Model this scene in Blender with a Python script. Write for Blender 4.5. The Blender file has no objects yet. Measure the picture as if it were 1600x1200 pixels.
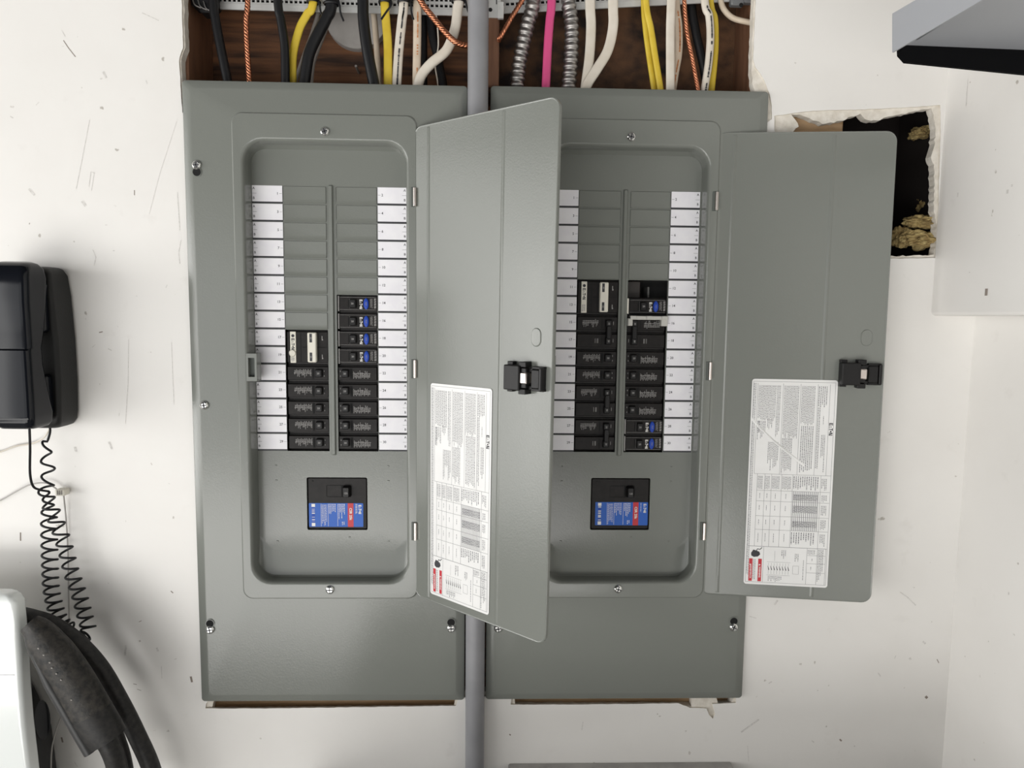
import bpy, bmesh, math, random
from mathutils import Vector, Matrix
random.seed(7)
S = bpy.context.scene
COL = S.collection
V = Vector

# ------------------------------------------------------------------ camera
FPX = 1105.78
CAM = V((.22955, -1.009125, .129768))
def _rot(p, y, r):
    return Matrix.Rotation(y, 3, 'Z') @ Matrix.Rotation(p, 3, 'X') @ Matrix.Rotation(r, 3, 'Y')
RC = _rot(-.0959, -.0309, -.0114)
cd = bpy.data.cameras.new('camera'); co = bpy.data.objects.new('camera', cd); COL.objects.link(co)
cd.sensor_width = 36; cd.lens = FPX*36/1600; cd.clip_start = .02
right, fwd, up = RC.col[0], RC.col[1], RC.col[2]
m3 = Matrix((right, up, -fwd)).transposed()
co.matrix_world = Matrix.Translation(CAM) @ m3.to_4x4()
S.camera = co
S.view_settings.view_transform = 'Standard'
S.view_settings.look = 'None'
S.view_settings.gamma = 1
S.view_settings.use_curve_mapping = False
S.view_settings.exposure = -0.06

# ------------------------------------------------------------------ world and daylight
w = bpy.data.worlds.new('world'); S.world = w; w.use_nodes = True
nt = w.node_tree; bg = nt.nodes['Background']
tc = nt.nodes.new('ShaderNodeTexCoord'); sp = nt.nodes.new('ShaderNodeSeparateXYZ')
rmp = nt.nodes.new('ShaderNodeValToRGB'); mr = nt.nodes.new('ShaderNodeMapRange')
nt.links.new(tc.outputs['Generated'], sp.inputs[0]); nt.links.new(sp.outputs['Z'], mr.inputs['Value'])
mr.inputs['From Min'].default_value = -1; mr.inputs['From Max'].default_value = 1
nt.links.new(mr.outputs[0], rmp.inputs[0]); nt.links.new(rmp.outputs[0], bg.inputs['Color'])
rmp.color_ramp.elements[0].position = .2; rmp.color_ramp.elements[0].color = (.62, .58, .54, 1)
rmp.color_ramp.elements[1].position = .8; rmp.color_ramp.elements[1].color = (.46, .47, .50, 1)
bg.inputs['Strength'].default_value = .15
def area(name, loc, target, sx, sy, power, col):
    l = bpy.data.lights.new(name, 'AREA'); l.shape = 'RECTANGLE'; l.size = sx; l.size_y = sy
    l.energy = power; l.color = col
    o = bpy.data.objects.new(name, l); COL.objects.link(o); o.location = loc
    o.rotation_euler = (V(target)-V(loc)).to_track_quat('-Z', 'Y').to_euler()
    return o
area('daylight_threshold_bounce', (-1.1, -2.15, -1.28), (-1.1, -2.15, 0), 2.0, 1.0, 34, (1, .985, .96))
area('daylight_driveway_bounce', (-1.2, -3.8, -1.28), (-1.2, -3.8, 0), 4.2, 2.2, 185, (1, .985, .96))
area('daylight_garage_opening', (-1.8, -5.2, -.1), (-1.4, 0, -.1), 4.2, 1.8, 40, (.97, .985, 1))
area('daylight_side_opening', (-3.5, -2.4, -.2), (0, -.6, -.15), 3.0, 1.8, 86, (1, .99, .97))
area('added_panel_door_fill', (-3.4, -.85, .0), (0, -.3, 0), 1.4, 2.4, 38, (1, .99, .97))  # added fill lamp, gives the left panel's open door its sheen

# ------------------------------------------------------------------ helpers
def W(u, v, y=0.0):
    d = RC @ V(((u-800)/FPX, 1, (600-v)/FPX))
    t = (y-CAM.y)/d.y
    return CAM + d*t
def mat(name, col, rough=.5, metal=0, spec=.5, var=None, scale=30, bump=0, bscale=200, coat=0, detail=3, stretch=None):
    m = bpy.data.materials.new(name); m.use_nodes = True
    n = m.node_tree; b = n.nodes['Principled BSDF']
    b.inputs['Base Color'].default_value = (*col, 1); b.inputs['Roughness'].default_value = rough
    b.inputs['Metallic'].default_value = metal; b.inputs['Specular IOR Level'].default_value = spec
    b.inputs['Coat Weight'].default_value = coat
    t = n.nodes.new('ShaderNodeTexCoord'); src = t.outputs['Object']
    if stretch:
        mp = n.nodes.new('ShaderNodeMapping'); mp.inputs['Scale'].default_value = stretch
        n.links.new(src, mp.inputs[0]); src = mp.outputs[0]
    if var is not None:
        nz = n.nodes.new('ShaderNodeTexNoise'); nz.inputs['Scale'].default_value = scale; nz.inputs['Detail'].default_value = detail
        n.links.new(src, nz.inputs['Vector'])
        r = n.nodes.new('ShaderNodeValToRGB'); r.color_ramp.elements[0].position = .35; r.color_ramp.elements[1].position = .65
        r.color_ramp.elements[0].color = (*col, 1); r.color_ramp.elements[1].color = (*var, 1)
        n.links.new(nz.outputs['Fac'], r.inputs[0]); n.links.new(r.outputs[0], b.inputs['Base Color'])
    if bump:
        nb = n.nodes.new('ShaderNodeTexNoise'); nb.inputs['Scale'].default_value = bscale; nb.inputs['Detail'].default_value = 4
        n.links.new(src, nb.inputs['Vector'])
        bp = n.nodes.new('ShaderNodeBump'); bp.inputs['Strength'].default_value = bump; bp.inputs['Distance'].default_value = .001
        n.links.new(nb.outputs['Fac'], bp.inputs['Height']); n.links.new(bp.outputs[0], b.inputs['Normal'])
    return m
def wall_mat():
    m = mat('wall_paint', (.77, .752, .72), .38, bump=.2, bscale=60)
    n = m.node_tree; b = n.nodes['Principled BSDF']; t = n.nodes['Texture Coordinate']
    def noise(sc, lo, hi, det=4, rough=.6):
        z = n.nodes.new('ShaderNodeTexNoise'); z.inputs['Scale'].default_value = sc; z.inputs['Detail'].default_value = det
        z.inputs['Roughness'].default_value = rough
        r = n.nodes.new('ShaderNodeMapRange'); r.inputs['From Min'].default_value = lo; r.inputs['From Max'].default_value = hi
        n.links.new(t.outputs['Object'], z.inputs['Vector']); n.links.new(z.outputs['Fac'], r.inputs['Value']); return r.outputs[0]
    def mix(a, c, f):
        x = n.nodes.new('ShaderNodeMix'); x.data_type = 'RGBA'
        if isinstance(a, tuple): x.inputs['A'].default_value = (*a, 1)
        else: n.links.new(a, x.inputs['A'])
        x.inputs['B'].default_value = (*c, 1); n.links.new(f, x.inputs['Factor']); return x.outputs['Result']
    c = mix((.77, .752, .72), (.735, .714, .68), noise(4, .45, .75))
    c = mix(c, (.66, .635, .60), noise(18, .64, .9, 5))
    c = mix(c, (.45, .42, .38), noise(75, .76, .80, 2, .4))
    n.links.new(c, b.inputs['Base Color'])
    return m
def wood_mat(name, c1, c2, stretch, scale=14):
    m = mat(name, c1, .7, var=c2, scale=scale, bump=.5, bscale=90, detail=8, stretch=stretch)
    return m
M = {}
M['wall'] = wall_mat()
M['gypsum'] = mat('gypsum_core', (.62, .575, .50), .9, var=(.74, .70, .63), scale=90, bump=.9, bscale=220)
M['scuff'] = mat('wall_scuff', (.56, .54, .51), .8, var=(.70, .68, .65), scale=300)
M['scuff_dark'] = mat('wall_chip', (.26, .22, .19), .9)
M['grey'] = mat('panel_grey_enamel', (.180, .189, .170), .20, spec=.5, bump=.10, bscale=420)
M['grey_dark'] = mat('grey_enamel_window', (.085, .095, .085), .6)
M['steel_in'] = mat('enclosure_steel', (.10, .10, .095), .5)
M['black'] = mat('black_plastic', (.008, .0075, .0075), .42, spec=.3, bump=.1, bscale=300)
M['black2'] = mat('breaker_black', (.010, .0085, .008), .42, spec=.2, var=(.015, .013, .012), scale=120)
M['print'] = mat('grey_print', (.30, .29, .28), .6)
M['white_print'] = mat('white_print', (.78, .76, .72), .5)
M['ink'] = mat('black_ink', (.03, .03, .035), .6)
M['ink2'] = mat('grey_ink', (.20, .20, .21), .6)
M['paper'] = mat('label_paper', (.80, .785, .82), .5, var=(.84, .83, .85), scale=60)
M['paper2'] = mat('sticker_paper', (.74, .735, .72), .35, var=(.78, .775, .76), scale=30)
M['red'] = mat('warning_red', (.50, .018, .03), .45)
M['blue'] = mat('label_blue', (.022, .11, .46), .4, spec=.3)
M['blue2'] = mat('button_blue', (.012, .055, .38), .4, spec=.3)
M['zinc'] = mat('zinc_screw', (.75, .75, .73), .22, metal=1)
M['nickel'] = mat('hinge_metal', (.62, .56, .52), .3, metal=1)
M['hole'] = mat('hole_shade_black', (.004, .004, .004), .9)  # flat black standing for the shade inside holes, slots and recesses
M['cream'] = mat('cream_plastic', (.72, .69, .60), .4)
M['conduit'] = mat('painted_conduit', (.21, .21, .22), .42, var=(.245, .245, .255), scale=18, bump=.15, bscale=120)
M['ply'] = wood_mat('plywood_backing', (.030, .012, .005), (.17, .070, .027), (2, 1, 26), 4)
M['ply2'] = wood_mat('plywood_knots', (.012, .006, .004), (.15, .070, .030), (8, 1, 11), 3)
M['stud'] = wood_mat('stud_lumber', (.13, .058, .030), (.22, .105, .055), (20, 10, 2), 6)
M['tanwood'] = wood_mat('tan_lumber', (.32, .20, .10), (.45, .30, .17), (2, 8, 20), 6)
M['cblack'] = mat('cable_black', (.009, .009, .010), .42, spec=.3)
M['cyellow'] = mat('cable_yellow', (.60, .42, .03), .45, var=(.66, .49, .05), scale=40)
M['cwhite'] = mat('cable_white', (.62, .56, .47), .5, var=(.68, .63, .55), scale=40)
M['cbeige'] = mat('cable_beige', (.55, .45, .34), .55, var=(.62, .53, .42), scale=40)
M['cgrey'] = mat('cable_grey', (.24, .22, .20), .5)
M['orange'] = mat('orange_print', (.50, .20, .07), .6)
M['pink'] = mat('cable_pink', (.62, .07, .22), .45)
M['copper'] = mat('bare_copper', (.50, .20, .11), .38, metal=1)
M['alu'] = mat('flex_conduit_metal', (.30, .29, .28), .46, metal=1, var=(.42, .40, .38), scale=80)
M['rail'] = mat('rail_zinc', (.62, .62, .60), .42, metal=.35, var=(.70, .70, .68), scale=60)
M['boxblank'] = mat('blank_cover_grey', (.34, .32, .30), .55, var=(.42, .40, .38), scale=30)
M['phone'] = mat('phone_gloss_black', (.006, .007, .010), .10, spec=.25)
M['phone_m'] = mat('phone_matte_black', (.012, .012, .0115), .5, spec=.3, bump=.2, bscale=500)
M['dust'] = mat('dusty_rubber', (.009, .009, .0085), .5, spec=.35, var=(.042, .037, .031), scale=130, bump=.4, bscale=300, detail=6)
M['rubber'] = mat('cable_rubber', (.010, .010, .010), .5, spec=.35, var=(.024, .022, .020), scale=160)
M['evwhite'] = mat('charger_white', (.82, .85, .83), .12, coat=.5)
M['evblack'] = mat('charger_black', (.020, .020, .020), .45, bump=.1, bscale=200)
M['wire'] = mat('thin_wire_grey', (.42, .40, .38), .5)
M['shelfgrey'] = mat('shelf_grey', (.33, .34, .36), .38, bump=.1, bscale=80)
M['shelfblack'] = mat('shelf_black', (.002, .002, .0025), .8, spec=.1)
M['insul'] = mat('insulation_yellow', (.26, .18, .07), .95, var=(.46, .36, .16), scale=90, bump=1, bscale=250, detail=8)
M['concrete'] = mat('concrete_floor', (.36, .35, .33), .8, var=(.42, .41, .38), scale=4)
M['bench'] = mat('bench_grey', (.30, .29, .28), .7, var=(.40, .39, .37), scale=20)

def finish(bm, name, mats, parent=None, smooth=40, weld=False):
    if weld: bmesh.ops.remove_doubles(bm, verts=bm.verts, dist=1e-6)
    me = bpy.data.meshes.new(name); bm.to_mesh(me); bm.free()
    for m in mats: me.materials.append(M[m])
    if smooth:
        me.shade_smooth(); me.set_sharp_from_angle(angle=math.radians(smooth))
    o = bpy.data.objects.new(name, me); COL.objects.link(o)
    if smooth:
        wn = o.modifiers.new('wn', 'WEIGHTED_NORMAL'); wn.keep_sharp = True; wn.weight = 90
    if parent is not None: o.parent = parent
    return o
def tag(o, label=None, cat=None, group=None, kind=None):
    if label: o['label'] = label
    if cat: o['category'] = cat
    if group: o['group'] = group
    if kind: o['kind'] = kind
    return o
def empty(name, loc=(0, 0, 0)):
    o = bpy.data.objects.new(name, None); COL.objects.link(o); o.location = loc; o.empty_display_size = .03
    return o
def recenter(o):
    """put a mesh object's origin at its own centre"""
    me = o.data; c = V((0, 0, 0))
    lo = V([min(v.co[i] for v in me.vertices) for i in range(3)]); hi = V([max(v.co[i] for v in me.vertices) for i in range(3)])
    c = (lo+hi)/2; me.transform(Matrix.Translation(-c)); o.location = o.location + c
    return o
def loft(bm, rings, mi=0, cap0=False, cap1=True, closed=True):
    vs = [[bm.verts.new(p) for p in r] for r in rings]
    n = len(vs[0])
    for a, b in zip(vs, vs[1:]):
        for i in range(n if closed else n-1):
            j = (i+1) % n
            f = bm.faces.new((a[i], a[j], b[j], b[i])); f.material_index = mi
    if cap0: f = bm.faces.new(vs[0][::-1]); f.material_index = mi
    if cap1: f = bm.faces.new(vs[-1]); f.material_index = mi
    return vs
def rr(x0, x1, z0, z1, r, y, n=6):
    r = max(1e-5, min(r, (x1-x0)/2-1e-5, (z1-z0)/2-1e-5)); pts = []
    for cx, cz, a0 in ((x1-r, z1-r, 0), (x0+r, z1-r, 90), (x0+r, z0+r, 180), (x1-r, z0+r, 270)):
        for k in range(n+1):
            a = math.radians(a0+90*k/n); pts.append(V((cx+r*math.cos(a), y, cz+r*math.sin(a))))
    return pts
def box(bm, x0, x1, y0, y1, z0, z1, mi=0, bev=0, n=1):
    """y0 = front (towards camera), y1 = back; front rim chamfered by bev"""
    if bev:
        loft(bm, [rr(x0, x1, z0, z1, bev, y1, n), rr(x0, x1, z0, z1, bev, y0+bev, n), rr(x0+bev, x1-bev, z0+bev, z1-bev, bev*.5, y0, n)], mi, True, True)
    else:
        c = [bm.verts.new((x, y, z)) for x in (x0, x1) for y in (y0, y1) for z in (z0, z1)]
        for q in ((0, 1, 3, 2), (4, 6, 7, 5), (0, 4, 5, 1), (2, 3, 7, 6), (0, 2, 6, 4), (1, 5, 7, 3)):
            f = bm.faces.new([c[i] for i in q]); f.material_index = mi
def quad(bm, pts, mi=0):
    f = bm.faces.new([bm.verts.new(p) for p in pts]); f.material_index = mi; return f
def flat(bm, x0, x1, z0, z1, y, mi=0):
    quad(bm, [(x0, y, z0), (x1, y, z0), (x1, y, z1), (x0, y, z1)], mi)
def disc(bm, cx, cz, rx, rz, y, mi=0, n=20):
    f = bm.faces.new([bm.verts.new((cx+rx*math.cos(2*math.pi*k/n), y, cz+rz*math.sin(2*math.pi*k/n))) for k in range(n)]); f.material_index = mi
def catmull(pts, n=8):
    P = [V(p) for p in pts]; P = [P[0]*2-P[1]] + P + [P[-1]*2-P[-2]]; out = []
    for i in range(1, len(P)-2):
        a, b, c, d = P[i-1:i+3]
        for k in range(n):
            t = k/n; out.append(.5*((2*b)+(c-a)*t+(2*a-5*b+4*c-d)*t*t+(3*b-a-3*c+d)*t**3))
    out.append(P[-2].copy()); return out
def sweep(bm, path, rs, rn=None, mi=0, seg=12, groove=0, cap=True, rad=None, ref=None):
    """rs radius in the wall plane, rn radius across it"""
    rn = rs if rn is None else rn; rings = []; prev = None
    for i, p in enumerate(path):
        t = (path[min(i+1, len(path)-1)]-path[max(i-1, 0)]).normalized()
        if ref is not None or prev is None:
            s = t.cross(ref if ref is not None else V((0, 1, 0)))
            if s.length < 1e-4: s = t.cross(V((0, 0, 1)))
            s.normalize()
        else:
            s = (prev - t*prev.dot(t)).normalized()
        prev = s; nn = s.cross(t).normalized(); k = rad(i/(len(path)-1)) if rad else 1
        ring = []
        for j in range(seg):
            a = 2*math.pi*j/seg; ca, sa = math.cos(a), math.sin(a)
            g = 1-groove*(1-abs(ca))**2
            ring.append(p + s*rs*k*ca + nn*rn*k*sa*g)
        rings.append(ring)
    return loft(bm, rings, mi, cap, cap)
_tc = {}
def text(bm, s, org, ex, ez, size, mi, bold=0, align='CENTER'):
    """flat lettering: ex = reading direction, ez = letter up"""
    key = (s, bold, align)
    if key not in _tc:
        c = bpy.data.curves.new('t', 'FONT'); c.body = s; c.size = 1; c.align_x = align; c.align_y = 'CENTER'
        c.offset = bold; c.resolution_u = 2; o = bpy.data.objects.new('t', c); me = o.to_mesh()
        _tc[key] = ([v.co.copy() for v in me.vertices], [tuple(p.vertices) for p in me.polygons])
        o.to_mesh_clear(); bpy.data.objects.remove(o); bpy.data.curves.remove(c)
    vs, fs = _tc[key]; ex, ez, org = V(ex), V(ez), V(org)
    nv = [bm.verts.new(org+ex*(v.x*size)+ez*(v.y*size)) for v in vs]
    for f in fs:
        try: bm.faces.new([nv[i] for i in f]).material_index = mi
        except ValueError: pass
def logo(bm, org, ex, ez, L, H, mi):
    """five-character maker's wordmark with dots for the crossbars, length L, letter height H"""
    org, ex, ez = V(org), V(ex), V(ez)
    def q(a0, a1, b0, b1): quad(bm, [org+ex*a*L+ez*b*H for a, b in ((a0, b0), (a1, b0), (a1, b1), (a0, b1))], mi)
    def sl(a0, a1, c0, c1): quad(bm, [org+ex*a0*L-ez*.5*H, org+ex*a1*L-ez*.5*H, org+ex*c1*L+ez*.5*H, org+ex*c0*L+ez*.5*H], mi)
    def dot(a, b, r):
        k = L/H; f = bm.faces.new([bm.verts.new(org+ex*(a*L+r*H*math.cos(t*math.pi/4))+ez*(b*H+r*H*math.sin(t*math.pi/4))) for t in range(8)]); f.material_index = mi
    q(-.5, -.44, -.5, .5)
    for b in (-.5, -.11, .28): q(-.44, -.31, b, b+.22)
    dot(-.25, -.34, .13); dot(-.19, .06, .13); dot(-.13, -.34, .13)
    q(-.08, .12, .28, .5); q(-.01, .05, -.5, .28)
    dot(.19, 0, .24)
    q(.28, .34, -.5, .5); q(.44, .5, -.5, .5); sl(.40, .46, .29, .36)
def copy_tree(o, parent=None):
    c = o.copy(); COL.objects.link(c); c.parent = parent
    for ch in list(o.children): copy_tree(ch, c)
    return c
def lines(bm, x0, x1, z0, z1, y, pitch, mi, horiz=True, fill=.5, short=.25, wmin=.0012, wmax=.005):
    """rows of short dashes standing for print too small to read"""
    if horiz:
        z = z1
        while z-pitch > z0:
            x = x0; end = x1-(x1-x0)*random.random()*short
            while x < end:
                l = min(random.uniform(wmin, wmax), end-x); flat(bm, x, x+l, z-pitch*fill, z, y, mi); x += l+.0007
            z -= pitch
    else:
        x = x0
        while x+pitch < x1:
            z = z1; end = z0+(z1-z0)*random.random()*short
            while z > end:
                l = min(random.uniform(wmin, wmax), z-end); flat(bm, x, x+pitch*fill, z-l, z, y, mi); z -= l+.0007
            x += pitch

# ------------------------------------------------------------------ walls
WY = .010
def P2(pts, y): return [W(u, v, y) for u, v in pts]
def jag(pts, amp, step=.006):
    out = []
    for a, b in zip(pts, pts[1:]+pts[:1]):
        n = max(1, int((b-a).length/step)); d = (b-a).normalized(); nn = V((-d.z, 0, d.x))
        for k in range(n): out.append(a+(b-a)*k/n + (nn*random.uniform(-amp, amp)))
    return out
def plate(bm, outer, holes, y0, y1, mi, mside):
    for y in (y0, y1):
        ed = []
        for lp in [outer]+holes:
            vs = [bm.verts.new((p[0], y, p[2])) for p in lp]
            ed += [bm.edges.new((vs[i], vs[(i+1) % len(vs)])) for i in range(len(vs))]
        r = bmesh.ops.triangle_fill(bm, use_beauty=True, use_dissolve=False, edges=ed)
        for f in r['geom']:
            if isinstance(f, bmesh.types.BMFace): f.material_index = mi if y == y0 else mside
    for lp in [outer]+holes:
        for i in range(len(lp)):
            a, b = lp[i], lp[(i+1) % len(lp)]
            quad(bm, [(a[0], y0, a[2]), (b[0], y0, b[2]), (b[0], y1, b[2]), (a[0], y1, a[2])], mside)
XU, XL, ZL = .872, .9376, .137        # right-hand corner above / below the ledge
FZ = -1.30
outer = [V((-2.2, 0, FZ)), V((1.1, 0, FZ)), V((1.1, 0, 1.3)), V((-2.2, 0, 1.3))]
hA = P2([(282, -160), (284, 0), (285, 40), (286, 74), (281, 88), (280, 96), (281, 112), (283, 150), (285, 176), (300, 190), (333, 1080), (322, 1100), (321, 1107), (420, 1107), (560, 1105), (690, 1103), (712, 1103), (717, 1090),
    (800, 1085), (798, 1101), (900, 1101), (1060, 1099), (1078, 1106), (1104, 1107), (1108, 1117), (1114, 1123), (1117, 1116), (1113, 1100), (1150, 1098), (1150, 1085), (1185, 200), (1206, 186), (1206, 165), (1203, 148), (1196, 130), (1189, 116), (1180, 104), (1177, 92), (1178, 60), (1181, 0), (1184, -160)], WY)
hB = P2([(1210, 181), (1270, 173), (1350, 171), (1430, 167), (1469, 164), (1470, 200), (1467, 300), (1466, 403), (1400, 404), (1215, 405), (1211, 300)], WY)
hA2 = P2([(287, -160), (288, 0), (289, 74), (284, 92), (284, 112), (287, 176), (310, 195), (340, 1070), (330, 1112), (708, 1109), (715, 1080), (805, 1080), (804, 1104), (1080, 1104), (1082, 1090), (1120, 1090), (1122, 1102), (1140, 1101), (1150, 1085), (1180, 195), (1180, 150), (1176, 130), (1174, 104), (1176, 60), (1178, 0), (1182, -160)], WY+.003)
hB2 = P2([(1236, 178), (1250, 179), (1262, 184), (1275, 190), (1290, 194), (1312, 189), (1335, 181), (1345, 177), (1352, 187), (1370, 189), (1386, 183), (1400, 181), (1420, 176), (1440, 172), (1456, 169), (1459, 180), (1462, 200), (1460, 228), (1454, 245), (1460, 262), (1459, 330),
    (1462, 345), (1464, 372), (1459, 398), (1380, 401), (1216, 401), (1212, 216), (1236, 211), (1240, 204), (1248, 198), (1243, 188)], WY+.003)
bm = bmesh.new()
plate(bm, outer, [jag(hA, .0003), jag(hB, .0003)], WY, WY+.003, 0, 1)
plate(bm, outer, [jag(hA2, .0006), jag(hB2, .0011, .004)], WY+.003, WY+.016, 1, 1)
# scratches, scuffs and chips that belong to the wall
def scratch(pts, wd, mi=2, y=WY-.0002):
    ps = [W(u, v, y) for u, v in pts]
    for a, b in zip(ps, ps[1:]):
        d = (b-a).normalized(); n = V((-d.z, 0, d.x))*wd/2
        quad(bm, [a-n, b-n, b+n, a+n], mi)
for pts, wd, mi in (([(99, 63), (107, 75), (118, 89)], .0011, 3), ([(96, 47), (102, 57)], .0009, 2), ([(140, 187), (128, 250), (119, 295)], .0008, 2), ([(142, 268), (139, 292)], .0008, 2),
    ([(147, 270), (143, 298)], .0008, 2), ([(276, 190), (250, 270), (233, 335)], .0005, 2), ([(145, 390), (150, 402), (147, 415)], .001, 2), ([(201, 530), (200, 600), (196, 662)], .0007, 2), ([(268, 535), (270, 590), (272, 632)], .0006, 2),
    ([(161, 112), (166, 122)], .003, 2), ([(128, 314), (134, 322)], .004, 2), ([(45, 295), (54, 305)], .003, 2), ([(222, 20), (248, 32)], .0012, 2), ([(210, 297), (210, 305)], .001, 3), ([(32, 832), (32, 845)], .0018, 3),
    ([(298, 1057), (300, 1066)], .003, 3), ([(277, 300), (279, 330), (281, 360)], .0012, 2), ([(283, 375), (279, 395), (281, 412)], .0012, 2), ([(1500, 190), (1500, 214)], .0009, 2),
    ([(1406, 925), (1418, 933), (1431, 946)], .0018, 2), ([(1171, 963), (1182, 966)], .0009, 2), ([(1158, 1144), (1172, 1134), (1186, 1124)], .0028, 2), ([(1168, 1165), (1170, 1190)], .0008, 2), ([(1446, 1088), (1449, 1091)], .004, 3),
    ([(1312, 1155), (1315, 1158)], .0025, 3), ([(1372, 1051), (1376, 1057)], .002, 2), ([(1421, 1028), (1423, 1031)], .0035, 2), ([(1442, 1002), (1446, 1006)], .0028, 2), ([(911, 1128), (909, 1141)], .0014, 2), ([(796, 1147), (798, 1149)], .002, 3),
    ([(1268, 1157), (1272, 1160)], .0015, 2), ([(1201, 1068), (1206, 1065)], .0018, 2), ([(1210, 945), (1215, 938)], .003, 2), ([(197, 1008), (195, 1024)], .0028, 2), ([(245, 1012), (247, 1018)], .003, 2), ([(252, 1040), (253, 1060)], .0012, 2), ([(170, 690), (175, 702)], .003, 2), ([(117, 698), (119, 706)], .0035, 2),
    ([(96, 1152), (98, 1160)], .0025, 3), ([(116, 1190), (121, 1198)], .0015, 2), ([(1464, 1030), (1467, 1036)], .0012, 3), ([(1483, 1118), (1487, 1124)], .0015, 3)):
    scratch(pts, wd, mi)
for k in range(30):       # fine random nicks
    u = random.choice([random.uniform(5, 270), random.uniform(5, 270), random.uniform(1180, 1460)]); v = random.uniform(20, 1190)
    if 1200 < u < 1480 and v < 950: v = random.uniform(960, 1190)
    if u < 130 and 400 < v: u += 140
    a = random.uniform(0, 3.1); l = random.uniform(2, 7)
    scratch([(u, v), (u+l*math.cos(a), v+l*math.sin(a))], random.uniform(.0006, .0016), 2 if random.random() < .8 else 3)
o = finish(bm, 'wall_back', ['wall', 'gypsum', 'scuff', 'scuff_dark'], smooth=30); tag(o, kind='structure')

bm = bmesh.new()
def prof(bm, prs, y0, y1, mi=0):
    loft(bm, [[V((x, y0, z)) for x, z in prs], [V((x, y1, z)) for x, z in prs]], mi, True, True)
prof(bm, [(XU, 1.3), (XU, ZL+.006), (XU+.0018, ZL+.0018), (XU+.006, ZL), (1.1, ZL), (1.1, 1.3)], -1.6, WY)
prof(bm, [(XL, ZL), (XL, FZ), (1.1, FZ), (1.1, ZL)], -1.6, WY)
sy = WY-.0002
def sideq(y0, y1, z0, z1, x, mi): quad(bm, [(x, y0, z0), (x, y1, z0), (x, y1, z1), (x, y0, z1)], mi)
sideq(-.035, -.036, .42, .455, XU-.0003, 1); sideq(-.03, -.033, .30, .306, XU-.0003, 1); sideq(-.10, -.105, .163, .172, XU-.0003, 2)
for k in range(26):
    y = -random.uniform(.02, .45); z = random.uniform(-.5, .45); x = (XU if z > ZL else XL)-.0003
    if abs(z-ZL) < .012: continue
    sideq(y, y-random.uniform(.001, .004), z, z+random.uniform(.001, .006), x, 1)
o = finish(bm, 'wall_right', ['wall', 'scuff', 'scuff_dark'], smooth=50); tag(o, kind='structure')
bm = bmesh.new(); box(bm, -2.2, 1.1, -3.5, .2, FZ-.05, FZ); o = finish(bm, 'floor', ['concrete'], smooth=0); tag(o, kind='structure')

# ------------------------------------------------------------------ framing inside the wall
CB = .118
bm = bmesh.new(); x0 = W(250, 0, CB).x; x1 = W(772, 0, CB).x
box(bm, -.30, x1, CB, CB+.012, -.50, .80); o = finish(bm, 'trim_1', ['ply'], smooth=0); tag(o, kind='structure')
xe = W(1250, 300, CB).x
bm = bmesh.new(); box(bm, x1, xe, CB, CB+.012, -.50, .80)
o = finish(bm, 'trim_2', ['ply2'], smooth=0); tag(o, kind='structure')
M['cavity_shade'] = mat('cavity_shade_black', (.010, .006, .005), .9)  # near-black colour paints in the shade of the deep wall cavity
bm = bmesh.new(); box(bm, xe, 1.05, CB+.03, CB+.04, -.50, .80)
o = finish(bm, 'trim_12', ['cavity_shade'], smooth=0); tag(o, kind='structure')
def stud(name, x0, x1, y0, y1, z0, z1, m):
    bm = bmesh.new(); box(bm, x0, x1, y0, y1, z0, z1, 0, .002); o = finish(bm, name, [m], smooth=20); tag(o, kind='structure'); return o
xl = W(288, 60, WY+.016).x
stud('trim_3', xl-.045, xl+.004, WY+.0165, CB-.001, -.47, .74, 'stud')
xm = W(763, 60, WY+.016).x; xm2 = W(780, 60, WY+.016).x
stud('trim_4', xm-.021, xm2, WY+.018, CB-.001, .452, .74, 'stud')
xr = W(1181, 60, WY+.016).x
stud('trim_5', xr, xr+.040, WY+.0165, CB-.001, .20, .74, 'stud')
stud('trim_6', W(1195, 300, WY+.017).x+.012, W(1312, 300, WY+.017).x, WY+.0165, CB-.001, .20, .52, 'tanwood')
stud('trim_7', W(1470, 300, WY+.017).x, W(1470, 300, WY+.017).x+.04, WY+.0165, CB+.029, .10, .52, 'cavity_shade')  # this stud also carries the painted cavity shade
stud('trim_8', xl-.045, xr+.04, WY+.0165, CB-.001, .741, .78, 'stud')
stud('trim_9', W(318, 1100, WY+.017).x-.02, W(722, 1100, WY+.017).x, WY+.0165, CB-.001, -.485, -.436, 'tanwood')
stud('trim_10', W(800, 1100, WY+.017).x, W(1078, 1100, WY+.017).x, WY+.0165, CB-.001, -.485, -.436, 'tanwood')
stud('trim_11', W(1106, 1100, WY+.017).x, W(1165, 1100, WY+.017).x, WY+.0165, CB-.001, -.485, -.453, 'tanwood')
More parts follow.
